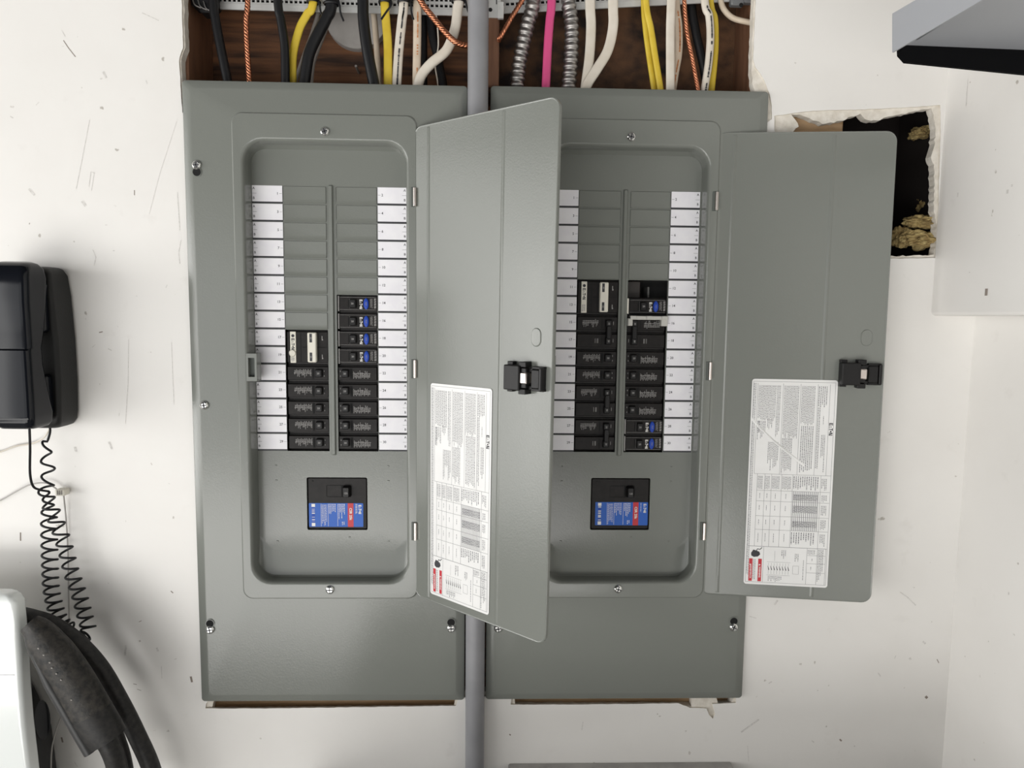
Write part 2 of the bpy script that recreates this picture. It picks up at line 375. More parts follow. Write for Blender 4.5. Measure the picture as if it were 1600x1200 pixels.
# ------------------------------------------------------------------ electrical panels
HW, HH = .19466, .44526
D = .0244
OX, OT, OB = .1105, .3645, -.2580
PIT = .0254; ROW = .3098
LX = (-.1100, -.0668, .0663, .1089)      # number labels: outer/inner edges of both columns
CL = (-.0671, -.0055); CR = (.0074, .0660)
MB_ = (-.0399, .0491, -.1899, -.1104)
HX, HZ, DW, DH = .12103, .0542, .24226, .66406
def cover_mesh(slotL, slotR, right):
    bm = bmesh.new(); R = []
    R.append(rr(-HW, HW, -HH, HH, .005, WY-.0006)); R.append(rr(-HW, HW, -HH, HH, .005, .0055))
    R.append(rr(-HW+.001, HW-.001, -HH+.001, HH-.001, .005, .0042))
    R.append(rr(-HW+.011, HW-.011, -HH+.010, HH-.010, .006, .0004)); R.append(rr(-HW+.014, HW-.014, -HH+.013, HH-.013, .008, 0))
    R.append(rr(-.1265, .1265, -.2838, .402, .014, -.0036)); R.append(rr(-.1245, .1245, -.2820, .4000, .0135, -.0056))
    R.append(rr(-.1150, .1150, -.2625, .3690, .030, -.0056)); R.append(rr(-.1130, .1130, -.2605, .3670, .029, -.0046))
    R.append(rr(-.1115, .1115, -.2590, .3655, .028, -.0025)); R.append(rr(-OX, OX, OB, OT, .027, .0005))
    R.append(rr(-OX, OX, OB, OT, .027, .0150)); R.append(rr(-OX+.0002, OX-.0002, OB+.002, OT-.001, .026, .0175))
    R.append(rr(-OX+.0003, OX-.0003, OB+.018, OT-.003, .024, .0210))
    vs = loft(bm, R, 0, False, False)
    last = rr(-OX+.0004, OX-.0004, OB+.040, OT-.005, .020, D)
    lv = [bm.verts.new(p) for p in last]
    for i in range(len(lv)):
        j = (i+1) % len(lv); bm.faces.new((vs[-1][i], vs[-1][j], lv[j], lv[i]))
    ed = [bm.edges.new((lv[i], lv[(i+1) % len(lv)])) if not bm.edges.get((lv[i], lv[(i+1) % len(lv)])) else bm.edges.get((lv[i], lv[(i+1) % len(lv)])) for i in range(len(lv))]
    holes = [(CL[0], CL[1], ROW-15*PIT, ROW-PIT*slotL), (CR[0], CR[1], ROW-15*PIT, ROW-PIT*slotR), MB_]
    for h in holes:
        x0, x1, z0, z1 = h
        lp = rr(x0, x1, z0, z1, .0022 if h is MB_ else .0006, D, 2)
        hv = [bm.verts.new(p) for p in lp]; hb = [bm.verts.new(p+V((0, .004, 0))) for p in lp]
        for i in range(len(hv)):
            j = (i+1) % len(hv); ed.append(bm.edges.new((hv[i], hv[j]))); bm.faces.new((hv[i], hv[j], hb[j], hb[i]))
    bmesh.ops.triangle_fill(bm, use_beauty=True, use_dissolve=False, edges=ed)
    # centre rib between the two breaker columns, and the row of dimples
    loft(bm, [rr(-.0030, .0046, ROW-15*PIT-.006, ROW+.002, .002, D), rr(-.0012, .0028, ROW-15*PIT-.004, ROW, .0015, D-.0034)], 0, False, True)
    for x, z in ((-.084, -.093), (.080, -.093), (-.084, -.115), (.080, -.115), (-.084, -.207), (.080, -.207), (.022, -.2005)):
        loft(bm, [rr(x-.002, x+.002, z-.001, z+.001, .001, D), rr(x-.001, x+.001, z-.0004, z+.0004, .0004, D-.0006)], 0, False, True)
    for c in bm.verts: pass
    return bm
def screw_mesh(x, z, r=.0055, y=-.0002, tilt=.6):
    bm = bmesh.new(); n = 16
    def ring(rad, yy): return [V((x+rad*math.cos(6.2832*k/n), yy, z+rad*math.sin(6.2832*k/n))) for k in range(n)]
    loft(bm, [ring(r*1.15, y), ring(r*1.15, y-.0008), ring(r, y-.0022), ring(r*.72, y-.0032), ring(r*.66, y-.0026), ring(.0006, y-.0026)], 0)
    for a in (tilt, tilt+math.pi/2):
        d = V((math.cos(a), 0, math.sin(a))); q = V((-d.z, 0, d.x)); c = V((x, y-.00335, z))
        quad(bm, [c-d*r*.8-q*.0006, c+d*r*.8-q*.0006, c+d*r*.8+q*.0006, c-d*r*.8+q*.0006], 1)
    return bm
def Dm(side, a, off, z):
    """door coordinates: a along the width from the hinge, off towards the room, z height"""
    t0, t1 = (.6922, .7366) if side == 0 else (.1087, .1429)
    k = (HZ+DH/2-z)/DH; t = t0+(t1-t0)*k
    return V((HX+a*math.cos(t)-off*math.sin(t), -.003-a*math.sin(t)-off*math.cos(t), z))
def doormap(bm, side):
    xs = [v.co.x for v in bm.verts]; zs_ = [v.co.z for v in bm.verts]
    for lo, hi, ax in ((min(xs), max(xs), 0), (min(zs_), max(zs_), 2)):     # cut the flat sheet so that it can take the door's slight twist
        k = int((hi-lo)/.03)
        for i in range(1, k):
            c = V((0, 0, 0)); nn = V((0, 0, 0)); c[ax] = lo+(hi-lo)*i/k; nn[ax] = 1
            if k > 2: bmesh.ops.bisect_plane(bm, geom=bm.verts[:]+bm.edges[:]+bm.faces[:], dist=1e-7, plane_co=c, plane_no=nn)
    for v in bm.verts: v.co = Dm(side, v.co.x, -v.co.y, v.co.z)
STR = dict(W=.115, H=.303)
def sticker_mesh(side):
    """paper notice on the door, drawn in door coordinates; y=0 is the door's inner face"""
    random.seed(5); bm = bmesh.new()
    A0, A1, Z1, Z0 = (.0345, .1475, .0357, -.2666) if side == 0 else (.0626, .1808, .0434, -.259)
    w_, h_ = A1-A0, Z1-Z0; E = .00035
    loft(bm, [rr(A0, A1, Z0, Z1, .004, 0), rr(A0, A1, Z0, Z1, .004, -E)], 0, False, True)
    y = -E-.0001
    def X(s): return A0+s*w_
    def Z(t): return Z1-t*h_
    def vl(s, t0, t1, t=.0004): flat(bm, X(s)-t/2, X(s)+t/2, Z(t1), Z(t0), y, 1)
    def hl(t, s0, s1, th=.0004): flat(bm, X(s0), X(s1), Z(t)-th/2, Z(t)+th/2, y, 1)
    def tx(s0, s1, t0, t1, p=.0019, short=.2, fill=.42): lines(bm, X(s0), X(s1), Z(t1), Z(t0), y, p, 1, False, fill, short, .0008, .0035)
    for s in (.02, .975): vl(s, .012, .988)
    for t in (.012, .988): hl(t, .02, .975)
    for s in (.07, .37, .575, .775, .915): vl(s, .02, .455)
    hl(.455, .07, .975); tx(.025, .065, .02, .98, .0021, .05)
    tx(.085, .30, .03, .20, short=.1); tx(.30, .36, .03, .30); tx(.09, .20, .20, .29, short=.6); tx(.20, .28, .19, .24, short=.5)
    tx(.22, .36, .30, .44, short=.5); tx(.085, .13, .2, .3, short=.5)
    tx(.385, .565, .03, .28, .0019, .1); tx(.385, .52, .28, .45, .0021, .25); tx(.59, .765, .03, .22, .0019, .1); tx(.60, .765, .22, .45, .0026, .12)
    tx(.785, .91, .03, .13, .0026, .2); tx(.785, .83, .13, .45, .0022, .2); tx(.84, .905, .26, .45, .0021, .5); tx(.85, .87, .17, .22)
    logo(bm, (X(.945), y, Z(.232)), (0, 0, -1), (1, 0, 0), .018, .0052, 2)
    # ratings table
    for t in (.535, .587, .66, .727): hl(t, .11, .97 if t != .587 else .97)
    hl(.81, .03, .97, .0006)
    for s in (.11, .20, .28, .40, .53, .86): vl(s, .455, .81)
    tx(.12, .19, .465, .53, .0018, .1); tx(.205, .275, .465, .53, .0018, .1); tx(.29, .39, .465, .53, .0018, .1); tx(.41, .52, .465, .53, .0018, .1)
    for s in (.155, .24, .34, .465):
        for t in (.561, .62, .69): tx(s-.01, s+.012, t-.012, t+.012, .0018, 0)
        tx(s-.01, s+.015, .745, .79, .0018, .2)
    for k in range(14): vl(.545+k*.0222, .535, .727, .0008)
    for s, t0, t1 in ((.545, .55, .58), (.545, .605, .64), (.545, .68, .71)): tx(s, .85, t0, t1, .0013, .05, .6)
    tx(.54, .85, .462, .53, .0030, .4); tx(.54, .85, .735, .80, .0034, .5)
    tx(.87, .95, .47, .53, .002, .5); tx(.88, .95, .55, .585, .002, .3); tx(.88, .95, .60, .65, .002, .3); tx(.88, .95, .67, .72, .002, .3); tx(.88, .95, .74, .80, .002, .4)
    # warning corner: two red bands with lettering and a hand-and-spark symbol
    vl(.225, .81, .988)
    for s0, s1, msg in ((.055, .098, 'ADVERTENCIA'), (.165, .208, 'WARNING')):
        flat(bm, X(s0), X(s1), Z(.984), Z(.872), y, 3)
        text(bm, msg, (X((s0+s1)/2), y-.0001, Z(.938)), (0, 0, -1), (1, 0, 0), .0030 if len(msg) > 8 else .0034, 0, .02)
        s = (s0+s1)/2; quad(bm, [(X(s)-.0013, y-.0001, Z(.898)), (X(s)-.0013, y-.0001, Z(.906)), (X(s)+.0015, y-.0001, Z(.902))], 0)
    tx(.105, .155, .875, .984, .0022, .1); tx(.125, .2, .83, .83, .002)
    f = bm.faces.new([bm.verts.new((X(s), y-.0001, Z(t))) for s, t in ((.075, .845), (.10, .828), (.14, .832), (.175, .838), (.185, .85), (.16, .861), (.11, .864), (.08, .858))]); f.material_index = 2
    for (s0, t0), (s1, t1) in (((.14, .832), (.15, .823)), ((.15, .823), (.18, .826)), ((.18, .826), (.205, .815))):
        a, b = V((X(s0), y-.0001, Z(t0))), V((X(s1), y-.0001, Z(t1))); d = (b-a).normalized(); n = V((-d.z, 0, d.x))*.0005
        quad(bm, [a-n, b-n, b+n, a+n], 2)
    # wiring diagram
    for k in range(8):
        s = .28+.034*k; quad(bm, [(X(s), y, Z(.905)), (X(s)+.0006, y, Z(.905)), (X(s+.022), y, Z(.925)), (X(s+.022)-.0014, y, Z(.925))], 2)
        vl(s+.01, .89, .905, .0003); vl(s+.01, .925, .945, .0003)
    hl(.885, .27, .55, .0003); hl(.95, .27, .55, .0003); vl(.36, .83, .88, .0003); vl(.58, .90, .94, .0003); vl(.65, .90, .94, .0003); hl(.90, .58, .65, .0003); hl(.94, .58, .65, .0003)
    tx(.44, .52, .825, .875, .0024, .5); tx(.29, .46, .955, .985, .002, .5); tx(.60, .66, .84, .88, .002, .4); tx(.70, .725, .87, .98, .0019, .1)
    for s in (.74, .86, .96): vl(s, .81, .988)
    for t in (.845, .885, .93): hl(t, .74, .96)
    tx(.75, .85, .818, .842, .0022, .2); tx(.87, .955, .815, .985, .0021, .4); tx(.80, .82, .86, .875); tx(.79, .82, .9, .92)
    if side == 1:           # a crease where the sticker was laid with a fold
        pts = [(0, .185, .0), (.12, .235, .0011), (.3, .30, .0015), (.48, .355, .0012), (.66, .41, .0)]
        for (s0, t0, k0), (s1, t1, k1) in zip(pts, pts[1:]):
            for sg in (-1, 1):
                quad(bm, [(X(s0), y-k0, Z(t0)), (X(s1), y-k1, Z(t1)), (X(s1), y, Z(t1)+sg*.0022), (X(s0), y, Z(t0)+sg*.0022)], 0)
    doormap(bm, side)
    return bm
def make_panel(side):
    ox, oz = (0, 0) if side == 0 else (.42118, .00089)
    nL, nR = (8, 6) if side == 0 else (5, 5)
    root = empty('electrical_panel', (ox, WY, oz))
    tag(root, ['grey steel breaker panel left of the conduit, its door swung halfway open', 'grey steel breaker panel right of the conduit, door folded back over torn wall hole'][side], 'electrical panel')
    def part(bm, name, mats, par=root, label=None, smooth=40):
        if par is root: bmesh.ops.translate(bm, verts=bm.verts, vec=(0, -WY, 0))
        else: bmesh.ops.translate(bm, verts=bm.verts, vec=(0, -WY, 0))
        o = finish(bm, name, mats, par, smooth)
        if label: o['label'] = label
        return o
    bm = bmesh.new()     # box in the wall
    x, z, t = .180, .431, .0015
    for a in ((-x, x, CB-.004, CB-.002, -z, z), (-x, -x+t, .012, CB-.004, -z, z), (x-t, x, .012, CB-.004, -z, z), (-x, x, .012, CB-.004, z-t, z), (-x, x, .012, CB-.004, -z, -z+t)): box(bm, *a)
    part(bm, 'enclosure', ['steel_in'], smooth=0)
    part(cover_mesh(nL, nR, side), 'cover', ['grey'], smooth=32)
    # blank slots
    for col, (x0, x1), n in ((0, CL, nL), (1, CR, nR)):
        for i in range(n):
            zt = ROW-PIT*i; bm = bmesh.new()
            loft(bm, [rr(x0+.0006, x1-.0002, zt-PIT+.0004, zt-.0008, .0005, D, 1), rr(x0+.0010, x1-.0006, zt-PIT+.0016, zt-.0012, .0005, D-.0016, 1),
                      rr(x0+.0012, x1-.0008, zt-PIT+.0066, zt-.0014, .0005, D-.0008, 1)], 0, False, True)
            bmesh.ops.translate(bm, verts=bm.verts, vec=(0, .0001, 0)); part(bm, 'blank_cover', ['grey'], smooth=15)
    # numbered paper labels
    for col in (0, 1):
        x0, x1 = (LX[0], LX[1]) if col == 0 else (LX[2]+.0004, LX[3])
        for i in range(15):
            zt = ROW-PIT*i; bm = bmesh.new(); y = D-.0006; zc = zt-PIT/2
            loft(bm, [rr(x0, x1, zt-PIT+.0004, zt-.0003, .0003, D-.0001, 1), rr(x0, x1, zt-PIT+.0004, zt-.0003, .0003, D-.0002, 1)], 1, False, True)
            loft(bm, [rr(x0+.0004, x1-.0003, zt-PIT+.0028, zt-.0003, .0003, D-.0002, 1), rr(x0+.0004, x1-.0003, zt-PIT+.0028, zt-.0003, .0003, y, 1)], 0, False, True)
            zc = zt-.0113; num = str(2*i+1+col); yy = y-.0001
            if col == 0:
                text(bm, num, (x1-.0058, yy, zc), (1, 0, 0), (0, 0, 1), .0050, 2, .015, 'RIGHT'); flat(bm, x1-.0046, x1-.0010, zc-.0002, zc+.0002, yy, 3); xa = x0+.0028; xb = (x0+.001, x0+.0066)
            else:
                text(bm, num, (x0+.0058, yy, zc), (1, 0, 0), (0, 0, 1), .0050, 2, .015, 'LEFT'); flat(bm, x0+.0010, x0+.0046, zc-.0002, zc+.0002, yy, 3); xa = x1-.0034; xb = (x1-.007, x1-.0012)
            text(bm, 'A', (xa, yy, zc+.0070), (1, 0, 0), (0, 0, 1), .0048, 2, .012); text(bm, 'B', (xa, yy, zc-.0066), (1, 0, 0), (0, 0, 1), .0048, 2, .012)
            flat(bm, xb[0], xb[1], zc-.0002, zc+.0002, yy, 3)
            part(bm, 'number_label', ['paper', 'ink', 'ink', 'ink2'], smooth=0)
    # latch catch on the left rim
    bm = bmesh.new()
    x0, x1, z0, z1 = -.1145, -.0985, .0335, .0735
    loft(bm, [rr(x0, x1, z0, z1, .001, .012, 2), rr(x0, x1, z0, z1, .001, -.004, 2), rr(x0+.0006, x1-.0006, z0+.0006, z1-.0006, .001, -.0052, 2),
              rr(x0+.0035, x1-.0035, z0+.0065, z1-.0065, .0005, -.0052, 2), rr(x0+.0035, x1-.0035, z0+.0065, z1-.0065, .0005, .002, 2)], 0, False, False)
    flat(bm, x0+.0035, x1-.0035, z0+.0065, z1-.0065, .0019, 1)
    part(bm, 'latch_catch', ['grey', 'grey_dark'])
    # screws, keyholes, hinges
    sc = [(-.1755, .3308, -1), (-.175, -.0012, 0), (-.1765, -.3315, 1), (.1749, -.3303, 1), (.0006, .3775, 0), (-.0009, -.2695, 0), (.1755, .3308, -1), (.175, -.0012, 0)]
    for k, (x, z, kh) in enumerate(sc):
        yb = -.0056 if abs(x) < .01 else .0002
        part(screw_mesh(x, z, .0055, yb-.0005 if abs(x) < .01 else -.0016, random.uniform(0, 1.5)), 'screw', ['zinc', 'ink'])
        if kh:
            bm = bmesh.new(); zz = z+kh*.0092; n = 20
            r0 = [V((x+.0064*math.cos(6.2832*i/n), -.0022, zz+.0064*math.sin(6.2832*i/n))) for i in range(n)]
            r1 = [V((x+.0057*math.cos(6.2832*i/n), -.0022, zz+.0057*math.sin(6.2832*i/n))) for i in range(n)]
            r2 = [p+V((0, .004, 0)) for p in r1]
            loft(bm, [r0, r1], 0, False, False); disc(bm, x, zz, .0056, .0056, -.0019, 1)  # black disc paints the keyhole's dark inside
            part(bm, 'keyhole', ['grey', 'hole'])
    for z in (.292, .0535, -.182):
        bm = bmesh.new()
        for zz, ln in ((z, .0125),):
            rings = [[V((HX+.0022+.0026*math.cos(a*math.pi/5), -.0070+.0026*math.sin(a*math.pi/5), zc)) for a in range(10)] for zc in (zz-ln, zz+ln)]
            loft(bm, rings, 0, True, True)
        box(bm, HX-.0035, HX+.002, -.0066, -.0045, z-.0135, z+.0135, 1, .0005)
        part(bm, 'hinge', ['nickel', 'grey_dark'])
    # door
    bm = bmesh.new(); T = .0012; r = .014
    za, zb = HZ-DH/2, HZ+DH/2
    loft(bm, [rr(.0005, DW, za, zb, r, .0055), rr(0, DW+.0005, za-.0005, zb+.0005, r, .0048), rr(0, DW+.0005, za-.0005, zb+.0005, r, .0008),
              rr(.0008, DW-.0003, za+.0003, zb-.0003, r, 0), rr(.0022, DW-.0018, za+.0018, zb-.0018, r*.9, .0006)], 0, True, True)
    cr = (.0285, .159) if side == 0 else (.0255, .1595)
    for a, hgt in ((cr[0], .0011), (cr[1], .0006 if side == 0 else .0009)):
        loft(bm, [rr(a-.0028, a+.0028, za+.003, zb-.003, .0012, .0006, 2), rr(a-.0008, a+.0008, za+.005, zb-.005, .0008, .0006-hgt, 2)], 0, False, True)
    # pressed oval
    cx, cz = .2165, .104
    loft(bm, [rr(cx-.0078, cx+.0078, cz-.0115, cz+.0115, .0077, .0006), rr(cx-.0070, cx+.0070, cz-.0107, cz+.0107, .0069, -.0006), rr(cx-.0060, cx+.0060, cz-.0097, cz+.0097, .0059, -.0003)], 0, False, True)
    doormap(bm, side)
    if side == 1: pass
    door = part(bm, 'door', ['grey'], smooth=28)
    def sub(bm, name, mats, label=None, smooth=40):
        doormap(bm, side); bmesh.ops.translate(bm, verts=bm.verts, vec=(0, -WY, 0)); o = finish(bm, name, mats, door, smooth)
        if label: o['label'] = label
        return o
    bm = sticker_mesh(side); bmesh.ops.translate(bm, verts=bm.verts, vec=(0, -WY, 0))
    # sticker_mesh already lies in world place; keep it just proud of the door
    so = finish(bm, 'warning_sticker', ['paper2', 'ink2', 'ink', 'red'], door, 0); so['label'] = ['white notice sticker lying flat', 'white notice sticker with a diagonal crease'][side]
    a0, z0 = (.1765, .0355) if side == 0 else (.1800, .0350)
    z0 += .0
    bm = bmesh.new()
    box(bm, a0+.001, a0+.026, -.015, 0, z0+.003, z0+.034, 0, .0012)
    for zz in (z0, z0+.0335): box(bm, a0+.001, a0+.010, -.007, 0, zz, zz+.0045, 0, .0006); box(bm, a0+.023, a0+.034, -.012, 0, zz-.0015, zz+.0050, 0, .0006)
    box(bm, a0+.026, a0+.034, -.011, 0, z0+.006, z0+.031, 0, .0008)
    box(bm, a0+.034, a0+.040, -.005, 0, z0+.004, z0+.009, 0, .0006); box(bm, a0+.034, a0+.040, -.005, 0, z0+.026, z0+.031, 0, .0006)
    sub(bm, 'latch_body', ['black'])
    bm = bmesh.new(); box(bm, a0+.0255, a0+.0355, -.0125, -.002, z0+.0115, z0+.0255, 0, .0012); sub(bm, 'latch_tongue', ['nickel'])
    bm = bmesh.new(); b0 = a0+.042
    box(bm, b0-.003, b0+.0105, -.008, 0, z0+.006, z0+.030, 0, .0015); box(bm, b0+.0105, b0+.0145, -.010, 0, z0+.004, z0+.032, 0, .0008)
    box(bm, b0-.003, b0+.015, -.006, 0, z0+.030, z0+.0332, 0, .0006); box(bm, b0-.003, b0+.015, -.006, 0, z0+.003, z0+.0062, 0, .0006)
    sub(bm, 'latch_slide', ['black'])
    return root
panels = [make_panel(0), make_panel(1)]

# ------------------------------------------------------------------ circuit breakers
BF = D+.0015       # front plane of the breaker bodies, just behind the dead front
def body(bm, x0, x1, z0, z1, mi=0):
    loft(bm, [rr(x0, x1, z0, z1, .0008, .045, 2), rr(x0, x1, z0, z1, .0008, .0060, 2), rr(x0+.0004, x1-.0004, z0+.0027, z1-.0027, .0008, .0058, 2), rr(x0+.0006, x1-.0006, z0+.0028, z1-.0028, .0008, .0005, 2), rr(x0+.0012, x1-.0012, z0+.0033, z1-.0033, .0008, 0, 2)], mi, True, True)
def specks(bm, x0, x1, zc, up, mi=0, seed=1):
    rnd = random.Random(seed); x = x0; y = -.0001
    while x < x1:
        l = rnd.uniform(.0035, .0095); zt = zc+.0048*up if rnd.random() < .8 else zc+.0065*up
        z = zt; end = zt-up*l
        while (z-end)*up > 0:
            s = rnd.uniform(.0008, .0022)*up; flat(bm, x, x+.0007, min(z, z-s), max(z, z-s), y, mi); z -= s+.0006*up
        x += .0013
    flat(bm, x0-.0008, x1, zc+.0006, zc+.0012, y, mi)
def handle(bm, cx, zc, w=.0105, h=.0115, dp=.006, mi=0):
    loft(bm, [rr(cx-w/2, cx+w/2, zc-h/2, zc+h/2, .001, .001, 2), rr(cx-w/2+.0004, cx+w/2-.0004, zc-h/2+.0004, zc+h/2-.0004, .001, -dp+.001, 2), rr(cx-w/2+.0016, cx+w/2-.0016, zc-h/2+.0012, zc+h/2-.0012, .001, -dp, 2)], mi, False, True)
def kids(root, parts):
    for name, bm, mats, lab in parts:
        o = finish(bm, name, mats, root, 35)
        if lab: o['label'] = lab
def proto_single(mirror):
    """x runs from the column's outer edge to the centre rib"""
    r = empty('circuit_breaker'); w_ = .0612 if not mirror else .0582; s = -1 if mirror else 1
    def fx(bm):
        if mirror:
            for v in bm.verts: v.co.x = -v.co.x
            bmesh.ops.reverse_faces(bm, faces=bm.faces)
        return bm
    b = bmesh.new(); body(b, .0016, w_, -.0124, .0124); flat(b, .0375, .0405, -.0078, .0078, -.00015, 1)
    for z in (-.0035, .0035): flat(b, .0545, .0552, z-.001, z+.001, -.00015, 2)
    h = bmesh.new(); handle(h, .0475, .0004)
    t = bmesh.new(); text(t, '20', (.0475*s, -.0063, .0004), (1, 0, 0), (0, 0, 1), .0038, 0, .02)
    p = bmesh.new(); specks(p, .012, .0365, -.0005, -1 if mirror else 1, 0, 3)
    kids(r, [('breaker_body', fx(b), ['black2', 'hole', 'print'], None), ('breaker_handle', fx(h), ['black'], None), ('rating_number', t, ['print'], None), ('moulded_print', fx(p), ['print'], 'pale grey print')])
    return r
def proto_two(mirror):
    r = empty('double_pole_breaker'); w_ = .0612 if not mirror else .0582; s = -1 if mirror else 1
    def fx(bm):
        if mirror:
            for v in bm.verts: v.co.x = -v.co.x
            bmesh.ops.reverse_faces(bm, faces=bm.faces)
        return bm
    b = bmesh.new()
    body(b, .0016, w_, .0003, .0250); body(b, .0016, w_, -.0250, -.0003)
    for zc in (.0127, -.0127): flat(b, .0375, .0388, zc-.0075, zc+.0075, -.00015, 1)
    h = bmesh.new()
    for zc in (.0127, -.0127): handle(h, .0475, zc, .0095, .011)
    handle(h, .0478, 0, .0082, .020, .0075)
    t = bmesh.new()
    for zc in (.0127, -.0127): text(t, '30', (.0475*s, -.0063, zc), (0, 0, -1), (1, 0, 0), .0036, 0, .02)
    p = bmesh.new(); specks(p, .010, .033, .0125, -1 if mirror else 1, 0, 9)
    for x in (.0285, .0312, .0325): flat(p, x, x+.0006, -.0160, -.0092, -.0001, 0)
    for zc in (.0127, -.0127): flat(p, .0548, .0554, zc-.002, zc+.003, -.0001, 0)
    kids(r, [('breaker_body', fx(b), ['black2', 'hole'], None), ('handle_tie', fx(h), ['black'], None), ('rating_number', t, ['print'], None), ('moulded_print', fx(p), ['print'], 'pale grey print')])
    return r
def proto_gfci(extra):
    r = empty('double_pole_breaker')
    b = bmesh.new(); body(b, .0016, .0612, -.0250, .0250)
    flat(b, .0215, .0222, -.021, .021, -.0002, 1); flat(b, .0235, .0595, -.0005, .0005, -.0002, 1)
    l = bmesh.new(); box(l, .0068, .0150, -.0012, 0, -.0228, .0225, 0, .0004)
    disc(l, .0109, .0165, .0022, .0022, -.0014, 1); logo(l, (.0109, -.0014, .0045), (0, 0, -1), (1, 0, 0), .0165, .0044, 1)
    lines(l, .0080, .0140, -.0215, -.0108, -.0014, .0013, 2, False, .5, .2, .0008, .003)
    if extra:
        n = 20; loft(l, [[V((.0100+.0052*math.cos(6.2832*k/n), -.0013, -.0085+.0052*math.sin(6.2832*k/n))) for k in range(n)], [V((.0100+.0040*math.cos(6.2832*k/n), -.0030, -.0085+.0040*math.sin(6.2832*k/n))) for k in range(n)]], 0, False, True)
    h = bmesh.new()
    box(h, .0330, .0455, -.0075, .001, -.0215, .0215, 0, .0012)
    for zc in (.0135, -.0135):
        flat(h, .0362, .0398, zc-.0062, zc+.0062, -.0077, 1); text(h, '30', (.038, -.0078, zc), (0, 0, -1), (1, 0, 0), .0034, 2, .01)
    p = bmesh.new()
    for zc in (.0135, -.0135):
        flat(p, .0520, .0530, zc-.0035, zc+.0030, -.0001, 0); flat(p, .0530, .0538, zc-.0035, zc-.0015, -.0001, 0)
    kids(r, [('breaker_body', b, ['black2', 'hole'], None), ('maker_label', l, ['cream', 'ink', 'ink2'], 'white strip with black lettering'), ('handle_tie', h, ['cream', 'ink', 'print'], 'cream plastic handle tie with two dark windows'), ('moulded_print', p, ['print'], None)])
    return r
def proto_afci():
    """local x = 0 at the rib side"""
    r = empty('circuit_breaker')
    b = bmesh.new(); body(b, .0030, .0582, -.0124, .0124); flat(b, .0160, .0172, -.0068, .0068, -.0002, 1)
    flat(b, .0180, .0182, -.007, .007, -.0002, 2); box(b, .0012, .0028, .0008, .03, -.011, .011, 2)
    for z in (-.0088, .0092): flat(b, .004, .056, z, z+.0003, -.0001, 2)
    h = bmesh.new(); handle(h, .0232, 0, .0100, .0125)
    t = bmesh.new(); text(t, '20', (.0232, -.0063, 0), (1, 0, 0), (0, 0, 1), .0036, 0, .02)
    l = bmesh.new(); logo(l, (.0345, -.0003, -.0006), (0, 0, -1), (1, 0, 0), .0135, .0042, 0)
    g = bmesh.new(); n = 24
    def el(rx, rz, y): return [V((.0420+rx*math.cos(6.2832*k/n), y, rz*math.sin(6.2832*k/n))) for k in range(n)]
    loft(g, [el(.0038, .0082, 0), el(.0037, .0080, -.0012), el(.0028, .0068, -.0020), el(.001, .003, -.0022)], 0); text(g, 'TEST', (.042, -.0025, 0), (0, 0, -1), (1, 0, 0), .0026, 1)
    p = bmesh.new(); lines(p, .0478, .0525, -.0072, .0072, -.0001, .0013, 0, False, .45, .2, .0006, .0022); lines(p, .0535, .0568, -.0072, .0078, -.0001, .0016, 0, False, .6, .1, .002, .004)
    kids(r, [('breaker_body', b, ['black2', 'hole', 'print'], None), ('breaker_handle', h, ['black'], None), ('rating_number', t, ['print'], None), ('maker_mark', l, ['white_print'], 'white lettering'), ('test_button', g, ['blue2', 'print'], 'blue oval test button'), ('moulded_print', p, ['print'], 'pale grey print')])
    return r
used = set()
def place(proto, side, col, row, rows, label, cat, group):
    ox, oz = (0, 0) if side == 0 else (.42118, .00089)
    o = proto if proto.name not in used else copy_tree(proto)
    used.add(proto.name)
    zc = oz+ROW-PIT*(row+rows/2)
    o.location = (ox+(CL[0] if col == 0 else (CR[1] if proto in (pSr, pTr) else CR[0])), BF, zc)
    for k in ('label', 'category', 'group'): o.pop(k, None) if k in o else None
    tag(o, label, cat, group); return o
pS = proto_single(False); pSr = proto_single(True); pT = proto_two(False); pTr = proto_two(True); pG = proto_gfci(True); pG2 = proto_gfci(False); pA = proto_afci()
SD = ['left', 'right']
G1 = 'plain single-pole breakers'; G2 = 'breakers with a blue test button'; G3 = 'two-pole breakers'
NW = 'one two three four five six seven eight nine ten eleven twelve thirteen fourteen fifteen sixteen seventeen eighteen nineteen twenty twenty-one twenty-two twenty-three twenty-four twenty-five twenty-six twenty-seven twenty-eight twenty-nine thirty'.split()
ORD = ['lowest', 'second from the bottom', 'third from the bottom', 'fourth from the bottom', 'fifth from the bottom', 'sixth from the bottom']
def single(side, col, row):
    n = NW[2*row+col]
    place(pS if col == 0 else pSr, side, col, row, 1, f'black single-pole breaker, {ORD[14-row]}, beside printed number {n} in {SD[side]} panel', 'circuit breaker', G1)
def afci(side, row, what):
    place(pA, side, 1, row, 1, f'blue-button breaker {what} in {SD[side]} panel', 'circuit breaker', G2)
for r_ in range(10, 15): single(0, 0, r_); single(0, 1, r_)
for r_, t_ in zip(range(6, 10), ('directly under the blank covers, topmost of four,', 'second from the top of four', 'third from the top of four', 'lowest of four, above the plain breakers,')): afci(0, r_, t_)
place(pG, 0, 0, 8, 2, 'two-pole breaker with cream handle tie and round white dot in left panel', 'circuit breaker', G3)
place(pG2, 1, 0, 5, 2, 'two-pole breaker with cream handle tie and no dot, right panel', 'circuit breaker', G3)
for r_, t_ in ((7, 'directly under the cream-handled breaker'), (11, 'in the middle, between plain breakers and the lowest pair'), (13, 'at the bottom left')): place(pT, 1, 0, r_, 2, f'all-black two-pole breaker {t_}, right panel', 'circuit breaker', G3)
for r_ in (9, 10): single(1, 0, r_)
